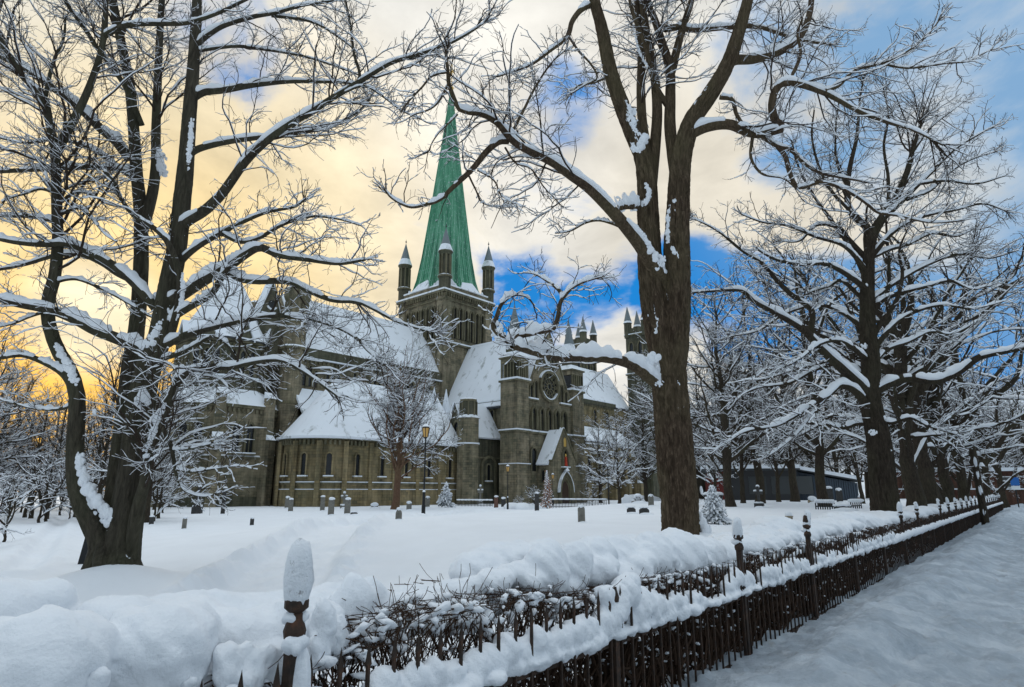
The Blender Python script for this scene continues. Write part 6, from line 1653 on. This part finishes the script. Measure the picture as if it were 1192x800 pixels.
def conifer(px, py, h, label, mat='needles', name='spruce', Y=None, snow=.55, w=.36, cat='tree'):
    p = ground_at(px, py) if Y is None else on_ground(px, Y); o = empty(name, p); tag(o, label, cat); rg_ = np.random.default_rng(int(px))
    V, Q = tubes(np.array([[(0, 0, -.2), (0, 0, h * .95)]]), np.array([[.05 * h / 2, .01]]), 7); link_mesh('trunk', V, Q, M['bark_back'], o)
    P, R, PS_ = [], [], []
    n = 130
    for i in range(n):
        t = (i / n) ** .9; z = h * (.08 + .9 * t); ln = h * w * (1 - t) ** .85 * rg_.uniform(.45, 1.2) + .04; a = i * 2.4
        d = np.array((math.cos(a), math.sin(a), .1)); q = np.linspace(0, 1, 6)[:, None]; P.append(np.array((0, 0, z)) + d * ln * q + np.array((0, 0, -1)) * (q ** 1.5) * ln * .38)
    P = np.array(P); R = np.full((n, 6), .012 * h) * np.linspace(1, .4, 6)
    T, TR_ = spawn(rg_, P, R, 16 / h, .15, .5, (35, 65), 4, .15, -.05, .03, .006 * h, .3 * h, .05 * h)
    V, Q = join([tubes(P, R * 1.2, 5), tubes(T, TR_ * 1.6, 4)]); link_mesh('foliage', V, Q, M[mat], o, None, True)
    v, q = join([snow_tubes(P, R * 2.2, 8, rg_, 1.3 * min(1, snow * 3), .03 * h * snow * 2, .3), snow_tubes(T, TR_ * 1.9, 4, rg_, 1.0 * min(1, snow * 3), .018 * h * snow * 2, .2, gap=.35)]); link_mesh('snow_cover', v, q, M['snow_branch'], o, None, True)


conifer(519, 593, 2.9, 'round snow-plastered spruce before the side chapel, right of the tall lamp', w=.44, Y=78, snow=.6)
conifer(832, 610, 1.05, 'little snowy spruce right of the furrowed trunk', snow=.45, w=.42)
conifer(637, 599, 4.0, 'slender russet-leaved copper-toned young tree before the porch', 'russet', 'russet_tree', Y=66, snow=.02, w=.19)
for px, Y, s, lab in ((622, 70, .85, 'snow-filled bush behind the narrow dark slab'), (690, 78, .8, 'snowy bush at the right end of the porch railing'), (604, 72, .5, 'low snowy bush left of the narrow dark slab')):
    put(T_bush, on_ground(px, Y), lab, s, px)

# ------------------------------------------------------------------ pavilion and huts on the right
def house(name, label, cat): pass
M['panel_grey'] = new_mat('grey_cladding', (0.055, 0.055, 0.055), 0.7); M['panel_red'] = new_mat('red_panel', (0.16, 0.03, 0.025), 0.7); M['panel_blue'] = new_mat('blue_grey_boards', (0.07, 0.09, 0.115), 0.6); M['wall_red'] = new_mat('red_boards', (0.14, 0.035, 0.028), 0.8); M['pane'] = new_mat('window_pane', (0.055, 0.06, 0.06), 0.3, 0.5)
p = on_ground(822, 68); q_ = on_ground(1003, 64); dx, dy = (q_ - p)[:2]; L = math.hypot(dx, dy); o = empty('pavilion', p, math.atan2(dy, dx)); tag(o, 'long low grey pavilion with a flat snowy roof and a red end panel', 'building')
b = MB(['panel_grey']); b.box(1.2, L * .62, 0, 8, -1, 3.0); b.build('wall', o)
b = MB(['panel_red']); b.box(1.2, 2.1, -.12, 0, -.5, 2.9); b.build('red_panel', o)
b = MB(['panel_blue'])
for k in range(26): x = L * .62 + .01 + k * (L * .38) / 26; b.box(x, x + L * .38 / 26 - .04, 0.4 + (k % 2) * .03, 6, -1, 2.85 - k * .045)
b.build('boarded_wing', o)
b = MB(['slate', 'snow_roof']); b.box(-.2, L * .63, -1.2, 9, 3.0, 3.18, 0); b.box(-.25, L * .635, -1.25, 9, 3.18, 3.55, 1); b.slab([(L * .636, -.3, 2.95), (L + .4, -.3, 1.8), (L + .4, 7, 1.8), (L * .636, 7, 2.95)], .12, 0); b.slab([(L * .636, -.35, 3.08), (L + .4, -.35, 1.93), (L + .4, 7, 1.93), (L * .636, 7, 3.08)], .34, 1); b.build('roof', o)
b = MB(['pane', 'panel_grey']); 
for k in range(3): b.box(L * .30 + k * 2.2, L * .30 + k * 2.2 + 1.7, -.06, 0, .6, 2.4, 0)
b.build('window', o)
p = on_ground(826, 100); o = empty('red_house', p, .1); tag(o, 'small red wooden house with a white roof at the left end of the pavilion', 'house')
b = MB(['wall_red']); b.box(-2.4, 2.4, 0, 5, -1, 3.0); b.extrude([(-2.4, 0, 3.0), (2.4, 0, 3.0), (0, 0, 4.6)], (0, 5, 0)); b.build('wall', o)
for s in (-1, 1):
    b = MB(['snow_roof']); b.slab([(s * 2.8, -.4, 2.85), (s * 2.8, 5.4, 2.85), (0, 5.4, 4.75), (0, -.4, 4.75)], .35); b.build('roof', o)
    b = MB(['sign_white', 'pane']); b.box(s * 1.2 - .55, s * 1.2 + .55, -.06, 0, .8, 2.1, 0); b.box(s * 1.2 - .45, s * 1.2 + .45, -.09, -.06, .9, 2.0, 1); b.box(s * 1.2 - .04, s * 1.2 + .04, -.11, -.09, .9, 2.0, 0); b.build('window', o)
p = ground_at(860, 581); M['barrel_blue'] = new_mat('blue_plastic', (0.01, 0.05, 0.42), 0.5); o = empty('barrel', p); tag(o, 'bright blue barrel standing before the pavilion', 'barrel'); kk = p[1] / F
b = MB(['barrel_blue']); lathe(b, [(0, -.2), (2.3 * kk, -.2), (2.5 * kk, 3 * kk), (2.3 * kk, 3.4 * kk), (2.5 * kk, 6 * kk), (2.1 * kk, 9 * kk), (0, 9.2 * kk)], 0, 0, 12); b.build('body', o)
p = on_ground(1128, 76); o = empty('brick_building', p, -.5); tag(o, 'low reddish brick building behind the far end of the tree row', 'building'); M['brick'] = stone_mat('red_brick', (.16, .07, .05), (.11, .05, .04), (.18, .10, .07), .3, .1, .2)
b = MB(['brick']); b.box(-7, 9, 0, 8, -1, 3.2); b.build('wall', o); b = MB(['snow_roof']); b.box(-7.3, 9.3, -.4, 8.4, 3.2, 3.6); b.box(-7.2, 9.2, -.12, -.02, 1.1, 1.25); b.build('roof', o)
b = MB(['sign_white', 'pane'])
for x in (-4, 0, 4): b.box(x - .6, x + .6, -.06, 0, 1.3, 2.6, 0); b.box(x - .5, x + .5, -.09, -.061, 1.4, 2.5, 1)
b.build('window', o)
